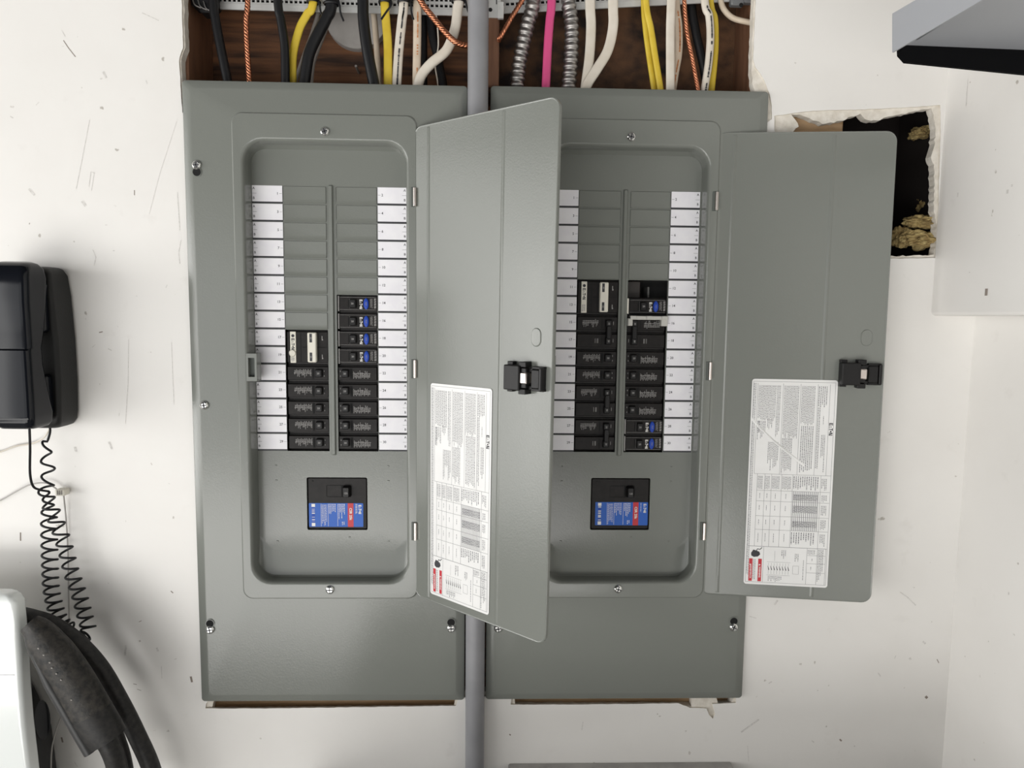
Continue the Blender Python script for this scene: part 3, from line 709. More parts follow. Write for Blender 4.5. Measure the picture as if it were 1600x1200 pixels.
place(pTr, 1, 1, 7, 2, 'black two-pole breaker partly under the grey clip, right panel', 'circuit breaker', G3)
for r_ in range(9, 13): single(1, 1, r_)
for r_, t_ in ((6, 'just under the open slot'), (13, 'upper of the bottom two'), (14, 'lowest, beside printed number thirty,')): afci(1, r_, t_)
# lockout clip on the two-pole breaker beside 16
ox, oz = .42118, .00089
bm = bmesh.new(); zt = oz+ROW-7*PIT
M['clip'] = mat('clip_plastic', (.50, .49, .45), .35)
box(bm, ox+.0100, ox+.0655, BF-.012, BF+.0, zt-.0065, zt-.0010, 0, .0008)
for x0 in (.0100, .0335, .0560): box(bm, ox+x0, ox+x0+.0095, BF-.0135, BF-.003, zt-.0062, zt-.0008, 0, .0008)
for x0, wd in ((.0078, .0065), (.0560, .0095)): box(bm, ox+x0, ox+x0+wd, BF-.010, BF, zt-.0155, zt-.0045, 0, .0008)
o = finish(bm, 'lockout_clip', ['clip']); tag(o, 'grey translucent handle clip across the breaker beside number 16, right panel', 'clip'); recenter(o)
# things seen through the open slot 12
bm = bmesh.new(); zc = oz+ROW-5.5*PIT
box(bm, ox+.010, ox+.032, BF+.028, BF+.060, zc-.0125, zc+.0125, 0, .001); box(bm, ox+.041, ox+.044, BF+.02, BF+.06, zc-.012, zc+.004, 1, .0005)
M['busbrown'] = mat('bus_insulator', (.035, .028, .024), .5)
o = finish(bm, 'bus_insulator', ['busbrown', 'steel_in'], panels[1]); o.location = (-.42118, -WY, -.00089)
# small white tab beside slot 14
bm = bmesh.new(); box(bm, ox+CR[0]-.0002, ox+CR[0]+.0018, D-.0004, D+.004, oz+ROW-7*PIT+.002, oz+ROW-6*PIT-.001, 0, .0003)
o = finish(bm, 'plastic_tab', ['cream'], panels[1]); o.location = (-.42118, -WY, -.00089)

def main_breaker(side):
    ox, oz = (0, 0) if side == 0 else (.42118, .00089)
    dx, dz = (0, 0) if side == 0 else (0.000, .0022)
    r = empty('main_breaker', (ox, BF, oz)); x0, x1, z0, z1 = MB_[0]+.0006, MB_[1]-.0006, MB_[2]+.0006, MB_[3]-.0006
    tag(r, f'large black main breaker with blue and red label at the bottom of the {SD[side]} panel', 'circuit breaker', 'main breakers')
    b = bmesh.new()
    loft(b, [rr(x0, x1, z0, z1, .002, .05, 3), rr(x0, x1, z0, z1, .002, .002, 3), rr(x0+.0015, x1-.0015, z0+.0015, z1-.0015, .002, 0, 3)], 0, True, True)
    # recess frame of the handle
    hx0, hx1, hz0, hz1 = -.0105, .0245, -.1395, -.1230
    for a in ((hx0, hx1, hz0-.0008, hz0), (hx0, hx1, hz1, hz1+.0008), (hx0-.0008, hx0, hz0, hz1), (hx1-.014, hx1-.0115, hz0, hz1)): flat(b, a[0], a[1], a[2], a[3], -.0002, 1)
    flat(b, x0+.007, x0+.009, z1-.006, z1-.004, -.0002, 1)
    h = bmesh.new(); loft(h, [rr(.0130, .0255, -.1395, -.1228, .002, 0), rr(.0135, .0245, -.139, -.1233, .002, -.006), rr(.0150, .0225, -.1378, -.1246, .001, -.009)], 0, False, True)
    text(h, '125', (.0188, -.0093, -.1325), (1, 0, 0), (0, 0, 1), .0038, 1, .02)
    l = bmesh.new(); lx0, lx1, lz0, lz1 = (-.0375, .0425, -.1855, -.1495) if side == 0 else (-.0325, .0470, -.1830, -.1475)
    loft(l, [rr(lx0, lx1, lz0, lz1, .001, -.0001, 2), rr(lx0, lx1, lz0, lz1, .001, -.0004, 2)], 0, False, True); y = -.0006
    L_ = lx1-lx0; Hh = lz1-lz0
    def X(s): return lx0+s*L_
    def Z(t): return lz1-t*Hh
    flat(l, X(.715), X(.82), Z(1), Z(0), y, 2)
    text(l, 'CSR 25k', (X(.768), y-.0002, Z(.45)), (0, 0, -1), (1, 0, 0), .0052, 1, .03)
    logo(l, (X(.94), y, Z(.26)), (0, 0, -1), (1, 0, 0), .0135, .0042, 1)
    lines(l, X(.86), X(.90), Z(.45), Z(.03), y, .0016, 1, False, .4, .1, .001, .004)
    flat(l, X(.05), X(.115), Z(.16), Z(.03), y, 1); flat(l, X(.05), X(.115), Z(.97), Z(.83), y, 1)
    z = .18
    while z < .81: wv = random.uniform(.008, .03); flat(l, X(.055), X(.11), Z(min(z+wv, .82)), Z(z), y, 1 if random.random() < .55 else 3); z += wv+.012
    for s in (.225, .355, .53): flat(l, X(s)-.0002, X(s)+.0002, Z(.97), Z(.03), y, 1)
    lines(l, X(.24), X(.345), Z(.98), Z(.06), y, .0016, 1, False, .35, .3, .001, .003)
    lines(l, X(.37), X(.52), Z(.62), Z(.03), y, .0022, 1, False, .35, .5, .001, .003)
    lines(l, X(.55), X(.69), Z(.70), Z(.03), y, .0020, 1, False, .4, .5, .001, .003); lines(l, X(.61), X(.70), Z(.97), Z(.78), y, .0024, 1, False, .4, .5, .001, .003)
    kids(r, [('breaker_body', b, ['black2', 'hole'], None), ('breaker_handle', h, ['black', 'print'], None), ('rating_label', l, ['blue', 'white_print', 'red', 'blue2'], 'blue label with a red stripe')])
main_breaker(0); main_breaker(1)

# ------------------------------------------------------------------ conduit
bm = bmesh.new(); n = 40
pt, pb = V((.2088, -.0046, .74)), V((.2122, -.0046, FZ+.001))
rings = []
for k in range(21):
    p = pt.lerp(pb, k/20); rings.append([p+V((.0141*math.cos(6.2832*j/n), .0141*math.sin(6.2832*j/n), 0)) for j in range(n)])
loft(bm, rings, 0, True, True)
o = finish(bm, 'conduit_pipe', ['conduit']); tag(o, 'grey painted metal conduit running vertically between the two panels', 'conduit'); recenter(o)

# ------------------------------------------------------------------ cables in the bay
CT = -150
def cable(name, pts, wpx, m, label, cat='cable', y=.045, flatk=None, groove=0, ydrift=0, group=None, marks=None, y_end=None):
    ye = y if y_end is None else y_end
    n = len(pts); path = [W(u, v, y+(ye-y)*i/(n-1)) for i, (u, v) in enumerate(pts)]
    a, b = path[0], path[1]; d = (a-b).normalized(); top = a + V((d.x*.3, d.y, 1)).normalized()*max(.02, (.70-a.z)*.9)
    if a.z < .69: path = [top]+path
    a, b = path[-1], path[-2]; d = (a-b).normalized()
    if pts[-1][1] > 100: path.append(V((a.x+d.x*.010, a.y, .4325)))
    P = catmull(path, 8); bm = bmesh.new(); r = wpx/2*.00098
    sweep(bm, P, r, r*(flatk or 1), 0, 14, groove, True, ref=V((0, 1, 0)) if flatk else None)
    mats = [m]
    if marks:
        mats.append(marks); rnd = random.Random(name+label)
        for i in range(2, len(P)-2):
            if P[i].z > .57 or P[i].z < .43 or rnd.random() < .25: continue
            t = (P[i+1]-P[i-1]).normalized(); s = t.cross(V((0, 1, 0))).normalized(); seg = (P[i+1]-P[i]).length
            c = P[i]+V((0, -r*(flatk or 1)-.0004, 0))+s*r*.15
            for q in (-.3, .15):
                cc = c+t*seg*q; hw = s*rnd.uniform(.0006, .0012); hh = t*rnd.uniform(.0008, .0020)
                quad(bm, [cc-hw-hh, cc+hw-hh, cc+hw+hh, cc-hw+hh], 1)
    o = finish(bm, name, mats, smooth=60); tag(o, label, cat, group); recenter(o); return o
BB = [
 ('black_cable', [(333, 0), (337, 32), (344, 70), (353, 114), (358, 140)], 13, 'cblack', 'black round cable at the far left of the left bay, beside the wood stud', .035, None, 0, None),
 ('black_cable', [(434, 0), (439, 32), (445, 73), (446, 127), (447, 145)], 12.5, 'cblack', 'straight black round cable between the copper wire and the first yellow cable', .035, None, 0, None),
 ('grey_cable', [(500, 0), (490, 45), (474, 90), (462, 127), (460, 145)], 6, 'cgrey', 'thin grey cable in the shadow between the first yellow cable and a thick black one', .070, None, 0, None),
 ('yellow_cable', [(490, 0), (480, 22), (468, 45), (458, 85), (457, 127), (457, 145)], 12, 'cyellow', 'yellow flat cable bending down-left, leftmost of the yellow ones', .045, .5, .25, None),
 ('black_cable', [(519, 0), (510, 28), (497, 53), (483, 85), (476, 127), (475, 145)], 16, 'cblack', 'thick black cable slanting down-left beside the leftmost yellow cable', .035, None, 0, None),
 ('grey_cable', [(523, 0), (514, 30), (503, 60), (490, 95), (486, 127), (485, 145)], 7, 'cgrey', 'thin grey cable hugging the right side of the slanting thick black cable', .060, None, 0, None),
 ('beige_cable', [(581, -10), (583, 12), (586, 40), (589, 80), (592, 130)], 9, 'cbeige', 'short-showing beige cable behind the thick black cable over the round cover', .080, None, 0, None),
 ('black_cable', [(567, 0), (568, 32), (573, 73), (580, 110), (584, 130), (586, 145)], 16, 'cblack', 'thick black cable passing in front of the round grey cover', .030, None, 0, None),
 ('yellow_cable', [(601, 0), (603, 32), (606, 73), (606, 130), (606, 145)], 12.5, 'cyellow', 'yellow flat cable just right of the round grey cover', .040, .5, .3, None),
 ('white_cable', [(631, 0), (628, 32), (623, 81), (620, 131), (620, 148)], 13.5, 'cwhite', 'white flat cable with black print, left of the beige one with orange print', .040, .5, .3, 'ink'),
 ('beige_cable', [(652, 0), (652, 49), (651, 117), (651, 145)], 12, 'cbeige', 'beige flat cable with orange print, straight, left of the bare copper wire', .045, .5, .2, 'orange'),
 ('black_cable', [(663, 0), (663, 60), (663, 130)], 9, 'cblack', 'straight black cable in shadow behind the beige cable with orange print', .080, None, 0, None),
 ('black_cable', [(672, 0), (675, 49), (684, 90), (692, 131), (694, 148)], 13, 'cblack', 'black cable leaning right behind the curving white cable', .070, None, 0, None),
 ('white_wire', [(678, -10), (682, 25), (685, 70), (680, 100), (684, 131)], 2.2, 'cwhite', 'hair-thin white wire beside the leaning black cable', .060, None, 0, None),
 ('white_cable', [(718, -12), (715, 15), (711, 45), (698, 78), (674, 99), (659, 117), (653, 135), (651, 150)], 14.5, 'cwhite', 'white cable curving down-left in an S next to the conduit', .035, .8, .25, None),
 ('pink_cable', [(862, 0), (859, 32), (856, 73), (853, 133), (852, 150)], 12.5, 'pink', 'bright pink cable between the two metal flexible conduits', .040, .7, .2, None),
 ('white_cable', [(922, 0), (923.5, 41), (921, 89), (915, 135), (914, 150)], 14.5, 'cwhite', 'straight white grooved cable just right of the second flexible conduit', .040, .5, .45, None),
 ('white_cable', [(958, 0), (958, 41), (950, 78), (934, 106), (917, 133), (914, 150)], 14.5, 'cwhite', 'white grooved cable curving down-left to meet the straight one', .034, .5, .45, None),
 ('yellow_cable', [(1006, 0), (1008.5, 41), (1013.5, 81), (1022, 138), (1024, 150)], 9, 'cyellow', 'left of the crossing yellow pair in the right bay', .048, .7, .1, None),
 ('yellow_cable', [(1009, 0), (1017, 45), (1023, 84), (1031.5, 136), (1033, 150)], 9.5, 'cyellow', 'right of the crossing yellow pair in the right bay', .040, .7, .1, None),
 ('white_cable', [(1049, 0), (1047.5, 49), (1047.5, 138), (1047.5, 150)], 13, 'cwhite', 'straight white flat cable in front of the stained beige cable', .035, .5, .3, None),
 ('beige_cable', [(1056, 0), (1060, 41), (1060, 81), (1055, 112), (1050, 145)], 12, 'cbeige', 'beige cable with rust-orange stain bowing right behind the straight white one', .050, .6, .2, 'orange'),
 ('black_cable', [(1080, 0), (1087, 49), (1096, 89), (1103, 125), (1105, 145)], 13, 'cblack', 'black cable in shadow between the twisted copper and the bowed white cable', .070, None, 0, None),
 ('white_cable', [(1101, 0), (1108, 25), (1110, 60), (1107, 100), (1101, 138), (1100, 150)], 11.5, 'cwhite', 'white cable with black print bowing right beside the rightmost yellow one', .036, .8, .1, 'ink'),
 ('yellow_cable', [(1110, 0), (1117, 30), (1118, 70), (1116, 100), (1112, 140), (1111, 150)], 9.5, 'cyellow', 'rightmost yellow cable, bowing right alongside a white one', .046, .8, .1, None),
]
for nme, pts, wd, m, lab, y, fk, gr, mk in BB:
    if lab.startswith(('left of the crossing', 'right of the crossing')): lab = 'yellow cable, ' + lab
    cable(nme, pts, wd, m, lab, 'cable' if 'wire' not in nme else 'wire', y, fk, gr, 0, 'cables entering from above', mk)
# beige cable that loops to the right stud
bm = bmesh.new(); sweep(bm, catmull([W(1120, -80, .06), W(1123, -30, .055), W(1126, 0, .05), W(1132, 16, .048), W(1147, 29, .045), W(1176, 36, .04)], 8), .0040, None, 0, 12)
o = finish(bm, 'beige_cable', ['cbeige']); tag(o, 'beige cable curling right into the stud at the top right corner of the bay', 'cable', 'cables entering from above'); recenter(o)
# stranded copper
def copper(pts, wpx, label, y=.03, strands=4, ys=None, pitch=.018):
    path = catmull([W(u, v, (ys[i] if ys else y)) for i, (u, v) in enumerate(pts)], 26); bm = bmesh.new(); R_ = wpx/2*.00098*.52; s = 0; acc = [0]
    for a, b in zip(path, path[1:]): s += (b-a).length; acc.append(s)
    for k in range(strands):
        q = []
        for i, p in enumerate(path):
            t = (path[min(i+1, len(path)-1)]-path[max(i-1, 0)]).normalized(); sd = t.cross(V((0, 1, 0))).normalized(); nn = sd.cross(t)
            a = acc[i]/pitch*6.2832+6.2832*k/strands; q.append(p+sd*R_*math.cos(a)+nn*R_*math.sin(a))
        sweep(bm, q, R_*.98, None, 0, 6)
    o = finish(bm, 'copper_wire', ['copper'], smooth=60); tag(o, label, 'wire', 'bare copper wires'); recenter(o)
copper([(386, -120), (387, 0), (384.5, 32), (386, 78), (389.5, 125), (390, 148)], 8, 'bare stranded copper wire hanging straight at the left of the left bay')
copper([(625, -60), (656, 0), (675.5, 26), (695, 50), (711, 65), (727, 71), (742, 72)], 8.5, 'bare copper wire slanting down-right to behind the conduit', ys=[.035, .022, .020, .018, .017, .022, .026])
copper([(850, -60), (816, 0), (797, 31), (783, 56), (779, 64)], 7, 'bare copper wire slanting down-left onto the middle stud', ys=[.026, .024, .022, .022, .028])
copper([(1064, -100), (1069, 0), (1073, 49), (1081, 89), (1090, 138), (1092, 150)], 6.5, 'bare twisted copper wire between beige and black cables in the right bay', y=.032)
# flexible metal conduit
def flex(pts, label, wpx=22, y=.045):
    path = catmull([W(u, v, y) for u, v in pts], 40); L = sum((b-a).length for a, b in zip(path, path[1:]))
    bm = bmesh.new(); nseg = int(L/.0011); P = []
    acc = [0]
    for a, b in zip(path, path[1:]): acc.append(acc[-1]+(b-a).length)
    j = 0
    for k in range(nseg+1):
        s = L*k/nseg
        while j < len(acc)-2 and acc[j+1] < s: j += 1
        t = (s-acc[j])/(acc[j+1]-acc[j]); P.append(path[j].lerp(path[j+1], t))
    r = wpx/2*.00098
    def rad(f):
        ph = (f*L/.0092) % 1; return .80+.20*max(0, math.sin(math.pi*min(1, ph/.72)))**.6
    sweep(bm, P, r, None, 0, 24, 0, True, rad)
    o = finish(bm, 'flexible_conduit', ['alu'], smooth=50); tag(o, label, 'conduit', 'flexible metal conduits'); recenter(o)
flex([(838, -120), (833, 0), (826, 32), (819.5, 60), (812, 95), (808, 130), (807, 148)], 'ribbed metal flexible conduit left of the pink cable')
flex([(884, -120), (888, 0), (892.5, 32), (893, 73), (889, 133), (888, 148)], 'ribbed metal flexible conduit right of the pink cable')
# round blank cover on the plywood
bm = bmesh.new(); c = W(557, 26, CB-.012); n = 48; R_ = .047
def cr_(r, y): return [V((c.x+r*math.cos(6.2832*k/n), y, c.z+r*math.sin(6.2832*k/n))) for k in range(n)]
loft(bm, [cr_(R_, CB), cr_(R_, CB-.012), cr_(R_-.001, CB-.0135), cr_(R_*.3, CB-.0145)], 0)
o = finish(bm, 'junction_box', ['boxblank']); tag(o, 'round grey junction box cover on the plywood behind the black cable', 'junction box'); recenter(o)
# cable support rails
def rail(u0, v0, u1, v1, y, label, nslots):
    a, b = W(u0, v0, y), W(u1, v1, y); bm = bmesh.new(); d = (b-a); L = d.length; d.normalize(); ang = math.atan2(d.z, d.x)
    box(bm, 0, L, -.001, .0015, 0, .0085, 0, .0004)                # lower lip
    box(bm, 0, L, .0005, .003, .0085, .0110, 0)
    k = L/nslots
    for i in range(nslots+1): box(bm, i*k-.0012, i*k+.0012, .0008, .003, .0110, .0150, 0)
    box(bm, 0, L, .0005, .003, .0150, .0190, 0)
    for i in range(nslots+1): box(bm, i*k-.0012, i*k+.0012, .0008, .003, .0190, .0225, 0)
    box(bm, 0, L, .0005, .0035, .0225, .038, 0)
    box(bm, 0, L, .010, .012, .0085, .038, 1)
    for v in bm.verts:
        x, z = v.co.x, v.co.z; v.co.x = a.x+x*math.cos(ang)-z*math.sin(ang); v.co.z = a.z+x*math.sin(ang)+z*math.cos(ang); v.co.y += a.y
    o = finish(bm, 'cable_rail', ['rail', 'hole'], smooth=20); tag(o, label, 'cable rail', 'perforated cable rails'); recenter(o)
rail(340, 14.5, 737, 25, .056, 'white perforated metal cable rail across the top of the left bay', 54)
rail(782, 21.5, 1172, 1, .056, 'white perforated metal cable rail across the top of the right bay', 50)
bm = bmesh.new(); a = W(761, 28, .0275); b = W(783, -40, .0275)
box(bm, a.x, b.x, .0265, .0275, a.z, b.z, 0, .0006); disc(bm, a.x+.0045, a.z+.0105, .0028, .0028, .0262, 1); flat(bm, a.x+.0125, a.x+.0138, a.z+.018, a.z+.04, .0262, 1); box(bm, b.x-.004, b.x+.004, .022, .0275, a.z-.002, a.z+.02, 0, .0006)
o = finish(bm, 'mounting_bracket', ['rail', 'hole']); tag(o, 'white punched metal bracket screwed to the middle stud beside the conduit', 'bracket'); recenter(o)
bm = bmesh.new()
for u, v, s in ((1152, -2, 1), (1168, -6, -1)):
    c = W(u, v, .05); box(bm, c.x-.010, c.x+.010, .046, .056, c.z-.010, c.z+.025, 0, .002)
c = W(1158, 8, .046); disc(bm, c.x, c.z, .003, .003, .0455, 1)
M['clampgrey'] = mat('clamp_grey', (.16, .165, .17), .45)
o = finish(bm, 'cable_clamp', ['clampgrey', 'hole']); tag(o, 'grey metal clamp at the top right corner of the right bay', 'clamp'); recenter(o)
bm = bmesh.new()
for u, v, w_, h_ in ((318, -6, .034, .030), (322, 12, .020, .014)):
    c = W(u, v, .040); box(bm, c.x-w_/2, c.x+w_/2, .036, .060, c.z-h_/2, c.z+h_/2, 0, .003)
for k in range(3):
    c0 = W(300+k*9, -4+k*3, .035); sweep(bm, catmull([c0, c0+V((.004, -.001, -.010)), c0+V((.012, 0, -.014))], 5), .0011, None, 1, 6)
o = finish(bm, 'cable_clamp', ['cblack', 'alu']); tag(o, 'black cable clamp in the top left corner of the left bay', 'clamp'); recenter(o)
# black cable ties
def tie(u, v, wpx, hgt, y, lab, tail):
    bm = bmesh.new(); c = W(u, v, y); w_ = wpx/2*.00098+.0012
    P = [c+V((w_*math.cos(6.2832*k/20), .0085*math.sin(6.2832*k/20), 0)) for k in range(21)]
    sweep(bm, P, .0010, .0020, 0, 8, ref=V((0, 0, 1)))
    c2 = c+V((w_, -.003, 0)); sweep(bm, catmull([c2+V((0, 0, .004)), c2+V((.002, -.001, -.004)), c2+V((.004*tail, 0, -.014)), c2+V((.009*tail, 0, -.024))], 5), .0014, .0007, 0, 8)
    o = finish(bm, 'cable_tie', ['cblack']); tag(o, lab, 'cable tie', 'black cable ties'); recenter(o)
tie(601, 4, 14, 0, .040, 'black cable tie round the yellow cable beside the round cover', -1.4)
tie(631, 4, 15, 0, .040, 'black cable tie round the white cable with black print', .6)
tie(652, 2, 14, 0, .045, 'black cable tie round the beige cable with orange print', 1.2)
tie(716, 2, 16, 0, .035, 'black cable tie round the S-curved white cable by the conduit', 1.2)
tie(489, 3, 14, 0, .045, 'black cable tie round the leftmost yellow cable', .8)
tie(518, 6, 18, 0, .035, 'black cable tie round the slanting thick black cable', .8)
# nail in the plywood
bm = bmesh.new(); sweep(bm, [W(561, 114, CB-.002), W(556, 103, CB-.03)], .0018, None, 0, 8); o = finish(bm, 'nail', ['cgrey']); tag(o, 'bent grey nail sticking out of the plywood under the round cover', 'nail'); recenter(o)

# ------------------------------------------------------------------ insulation in the torn hole
def tuft(u, v, y, ru, rv, seed, label):
    bm = bmesh.new(); bmesh.ops.create_icosphere(bm, subdivisions=5, radius=1); rnd = random.Random(seed)
    from mathutils import noise
    c = W(u, v, y); k = .00098; off = V((seed*3.1, seed*1.7, 0))
    for q in bm.verts:
        n1 = noise.fractal(q.co*1.6+off, .9, 2.1, 5); n2 = noise.noise(q.co*5+off)
        q.co = q.co*(1+.45*n1+.12*n2); q.co = V((q.co.x*ru*k, q.co.y*.020, q.co.z*rv*k))
    bmesh.ops.translate(bm, verts=bm.verts, vec=c)
    o = finish(bm, 'insulation_tuft', ['insul'], smooth=0); tag(o, label, 'insulation', 'yellow insulation in the torn hole'); recenter(o)
tuft(1437, 347, .040, 24, 9, 2, 'tan upper roll of insulation wool at the lower right of the torn hole')
tuft(1442, 375, .036, 27, 12, 3, 'yellow insulation tuft filling the lower right corner of the torn hole')
tuft(1408, 372, .050, 14, 14, 5, 'insulation tuft beside the door edge at the bottom of the torn hole')
tuft(1436, 208, .075, 12, 9, 6, 'small insulation scrap hanging near the top right of the torn hole')
tuft(1446, 322, .075, 10, 20, 8, 'brownish insulation strip above the wool at the right of the torn hole')

# ------------------------------------------------------------------ wall phone
ph = empty('wall_phone', (-.395, WY, -.03)); tag(ph, 'black glossy wall phone with its handset on the cradle', 'telephone')
def sub_to(root, bm, name, mats, label=None, smooth=40):
    bmesh.ops.translate(bm, verts=bm.verts, vec=-root.location); o = finish(bm, name, mats, root, smooth)
    if label: o['label'] = label
    return o
def rsec(x0, x1, y0, y1, z, r, n=5):
    pts = []
    r = min(r, (x1-x0)/2-1e-4, (y1-y0)/2-1e-4)
    for cx, cy, a0 in ((x1-r, y1-r, 0), (x0+r, y1-r, 90), (x0+r, y0+r, 180), (x1-r, y0+r, 270)):
        for k in range(n+1):
            a = math.radians(a0+90*k/n); pts.append(V((cx+r*math.cos(a), cy+r*math.sin(a), z)))
    return pts
bm = bmesh.new(); secs = []
for z, xr_, xl_, yf in ((.189, -.372, -.425, -.022), (.186, -.366, -.430, -.030), (.178, -.3605, -.433, -.036), (.15, -.357, -.434, -.040), (.09, -.354, -.434, -.038), (.03, -.3535, -.434, -.038), (-.010, -.355, -.430, -.038), (-.022, -.357, -.428, -.036), (-.029, -.362, -.424, -.030), (-.032, -.370, -.418, -.022)):
    secs.append(rsec(xl_, xr_, yf, WY, z, .006))
loft(bm, secs, 0, True, True); sub_to(ph, bm, 'base', ['phone_m'])
bm = bmesh.new(); box(bm, -.428, -.362, -.052, -.036, .10, .168, 0, .004); box(bm, -.428, -.362, -.052, -.036, -.012, .045, 0, .004); sub_to(ph, bm, 'cradle', ['phone'])
bm = bmesh.new(); secs = []
for z, xr_, xl_, yf, yb in ((.1925, -.368, -.402, -.068, -.056), (.190, -.362, -.409, -.078, -.050), (.184, -.3575, -.413, -.087, -.046), (.172, -.3560, -.415, -.092, -.044), (.14, -.3575, -.414, -.091, -.045), (.10, -.3595, -.413, -.087, -.050), (.082, -.3605, -.412, -.0855, -.054),
    (.0805, -.3605, -.412, -.0855, -.055), (.0785, -.3598, -.412, -.0895, -.055), (.060, -.3590, -.412, -.0905, -.056), (.02, -.3570, -.411, -.093, -.050), (-.005, -.3560, -.410, -.095, -.044), (-.017, -.3570, -.408, -.094, -.044), (-.0225, -.3600, -.404, -.088, -.048), (-.0245, -.366, -.398, -.078, -.056)):
    secs.append(rsec(xl_, xr_, yf, yb, z, .009, 6))
loft(bm, secs, 0, True, True); sub_to(ph, bm, 'handset', ['phone'], 'glossy black handset', 50)
# coiled cord
def coilpath(pts, r, turns, ys):
    base = catmull([W(u, v, y) for (u, v), y in zip(pts, ys)], 60); acc = [0]
    for a, b in zip(base, base[1:]): acc.append(acc[-1]+(b-a).length)
    L = acc[-1]; out = []
    for i, p in enumerate(base):
        t = (base[min(i+1, len(base)-1)]-base[max(i-1, 0)]).normalized(); s = t.cross(V((0, 1, 0))).normalized(); n = s.cross(t)
        f = acc[i]/L; a = turns(f)*6.2832; k = r(f); out.append(p+s*k*math.cos(a)+n*k*.75*math.sin(a))
    return out
p1 = catmull([W(46, 668, -.07), W(47, 700, -.062), W(47, 740, -.045), W(52, 760, -.036), (W(64, 766, -.03))], 6)
pa = coilpath([(72, 768), (76, 800), (77, 840), (78, 880), (80, 920), (88, 955), (98, 975), (112, 985)], lambda f: .0035+.0065*min(1, f*6)*(1 if f < .8 else 1.0), lambda f: 15.5*(f+.45*f*f)/1.45, [-.022]*8)
pb_ = coilpath([(128, 996), (138, 985), (132, 960), (124, 930), (112, 895), (103, 860), (92, 825), (80, 795), (72, 770), (76, 738), (72, 712), (74, 690)], lambda f: .0095-.0035*max(0, (f-.75)*4), lambda f: 17*(f*1.35-.35*f*f), [-.022]*12)
pe = catmull([W(74, 690, -.022), W(78, 676, -.02), W(78, 664, -.018)], 5)
bm = bmesh.new(); full = p1+pa+pb_+pe
fl = [full[0]]
for p in full[1:]:
    if (p-fl[-1]).length > .0006: fl.append(p)
sweep(bm, fl, .0016, None, 0, 8); o = finish(bm, 'coiled_cord', ['cblack'], smooth=60); tag(o, 'black coiled phone cord hanging in a loop below the wall phone', 'cord'); recenter(o)
# thin wires
def thin(name, pts, r, m, label, ys):
    bm = bmesh.new(); sweep(bm, catmull([W(u, v, y) for (u, v), y in zip(pts, ys)], 8), r, None, 0, 8); o = finish(bm, name, [m]); tag(o, label, 'wire', 'thin phone wires'); recenter(o)
thin('phone_wire', [(-30, 712), (0, 706), (25, 697), (50, 693), (68, 684), (79, 668)], .0011, 'cwhite', 'thin white wire leaving the phone base towards the left edge', [.006, .006, .006, .004, -.004, -.012])
thin('phone_wire', [(-30, 795), (0, 782), (25, 768), (48, 757), (72, 755), (90, 765)], .0010, 'wire', 'thin grey wire running from the left edge to the small beige connector', [.006, .006, .004, .0, .0, .002])
thin('phone_wire', [(99, 770), (103, 810), (106, 860), (107, 920), (108, 975), (110, 1040), (107, 1080), (95, 1120), (85, 1150), (80, 1180), (80, 1230)], .0011, 'wire', 'thin grey wire dropping from the beige connector behind the charging cable', [.003, .006, .007, .007, .007, .007, .004, -.004, -.013, -.018, -.020])
bm = bmesh.new(); c = W(97, 768, .0); box(bm, c.x-.0068, c.x+.0068, -.006, .006, c.z-.005, c.z+.004, 0, .001)
for k in (-.003, 0, .003): box(bm, c.x+k-.0006, c.x+k+.0006, -.0068, -.005, c.z-.003, c.z+.003, 1)
o = finish(bm, 'wire_connector', ['cream', 'cgrey']); tag(o, 'small beige wire splice below the phone beside the coiled cord', 'connector'); recenter(o)

# ------------------------------------------------------------------ vehicle charger, cable and plug
ch = empty('vehicle_charger', (-.60, WY, -.76)); tag(ch, 'wall-mounted car charging unit with white front and black sides, lower left corner', 'car charger')
bm = bmesh.new(); secs = []
def csec(z, xr_, yf, yb): return rsec(-.62, xr_, yf, yb, z, .012)
XR = W(87, 1120, .0).x
for z, dx, yf in ((-.335, -.085, -.058), (-.345, -.075, -.064), (-.37, -.060, -.068), (-.42, -.030, -.07), (-.48, -.008, -.07), (-.60, 0, -.07), (-.74, -.01, -.07), (-.76, -.03, -.06)): secs.append(csec(z, XR+dx, yf, WY))
loft(bm, secs, 0, True, True)
c = W(61, 1125, -.03)
n = 24; lp = []
for k in range(n):
    a = 6.2832*k/n; lp.append(V((XR+.0006, -.030+.017*math.cos(a), c.z+.030*math.sin(a)*(1 if math.cos(a) > 0 else 1)-.008*math.cos(a))))
f = bm.faces.new([bm.verts.new(p) for p in lp]); f.material_index = 1
sub_to(ch, bm, 'body', ['evblack', 'phone'])
bm = bmesh.new()
p = [(27, 927), (31, 960), (34, 1000), (37, 1050), (40, 1100), (46, 1160), (51, 1200), (60, 1280), (64, 1330)]
pr = [W(u, v, -.088) for u, v in p]; zs = [q.z for q in pr]
rings = []
def fr(z):
    for a, b in zip(pr, pr[1:]):
        if a.z >= z >= b.z: return a.x+(b.x-a.x)*(a.z-z)/(a.z-b.z)
    return pr[0].x if z > pr[0].z else pr[-1].x
ztop = pr[0].z
for dz, ins, yf, yb in ((0, .014, -.086, -.072), (.0015, .009, -.090, -.071), (.005, .004, -.0935, -.070), (.012, 0, -.095, -.070), (.04, 0, -.095, -.070), (.08, 0, -.095, -.07), (.13, 0, -.095, -.07), (.18, 0, -.095, -.07), (.24, 0, -.095, -.07), (.30, 0, -.095, -.07), (.40, 0, -.095, -.07)):
    z = ztop-dz; rings.append(rsec(-.63, fr(z)-ins, yf, yb, z, .007))
loft(bm, rings, 0, True, True); sub_to(ch, bm, 'front_cover', ['evwhite'], 'glossy white front cover')
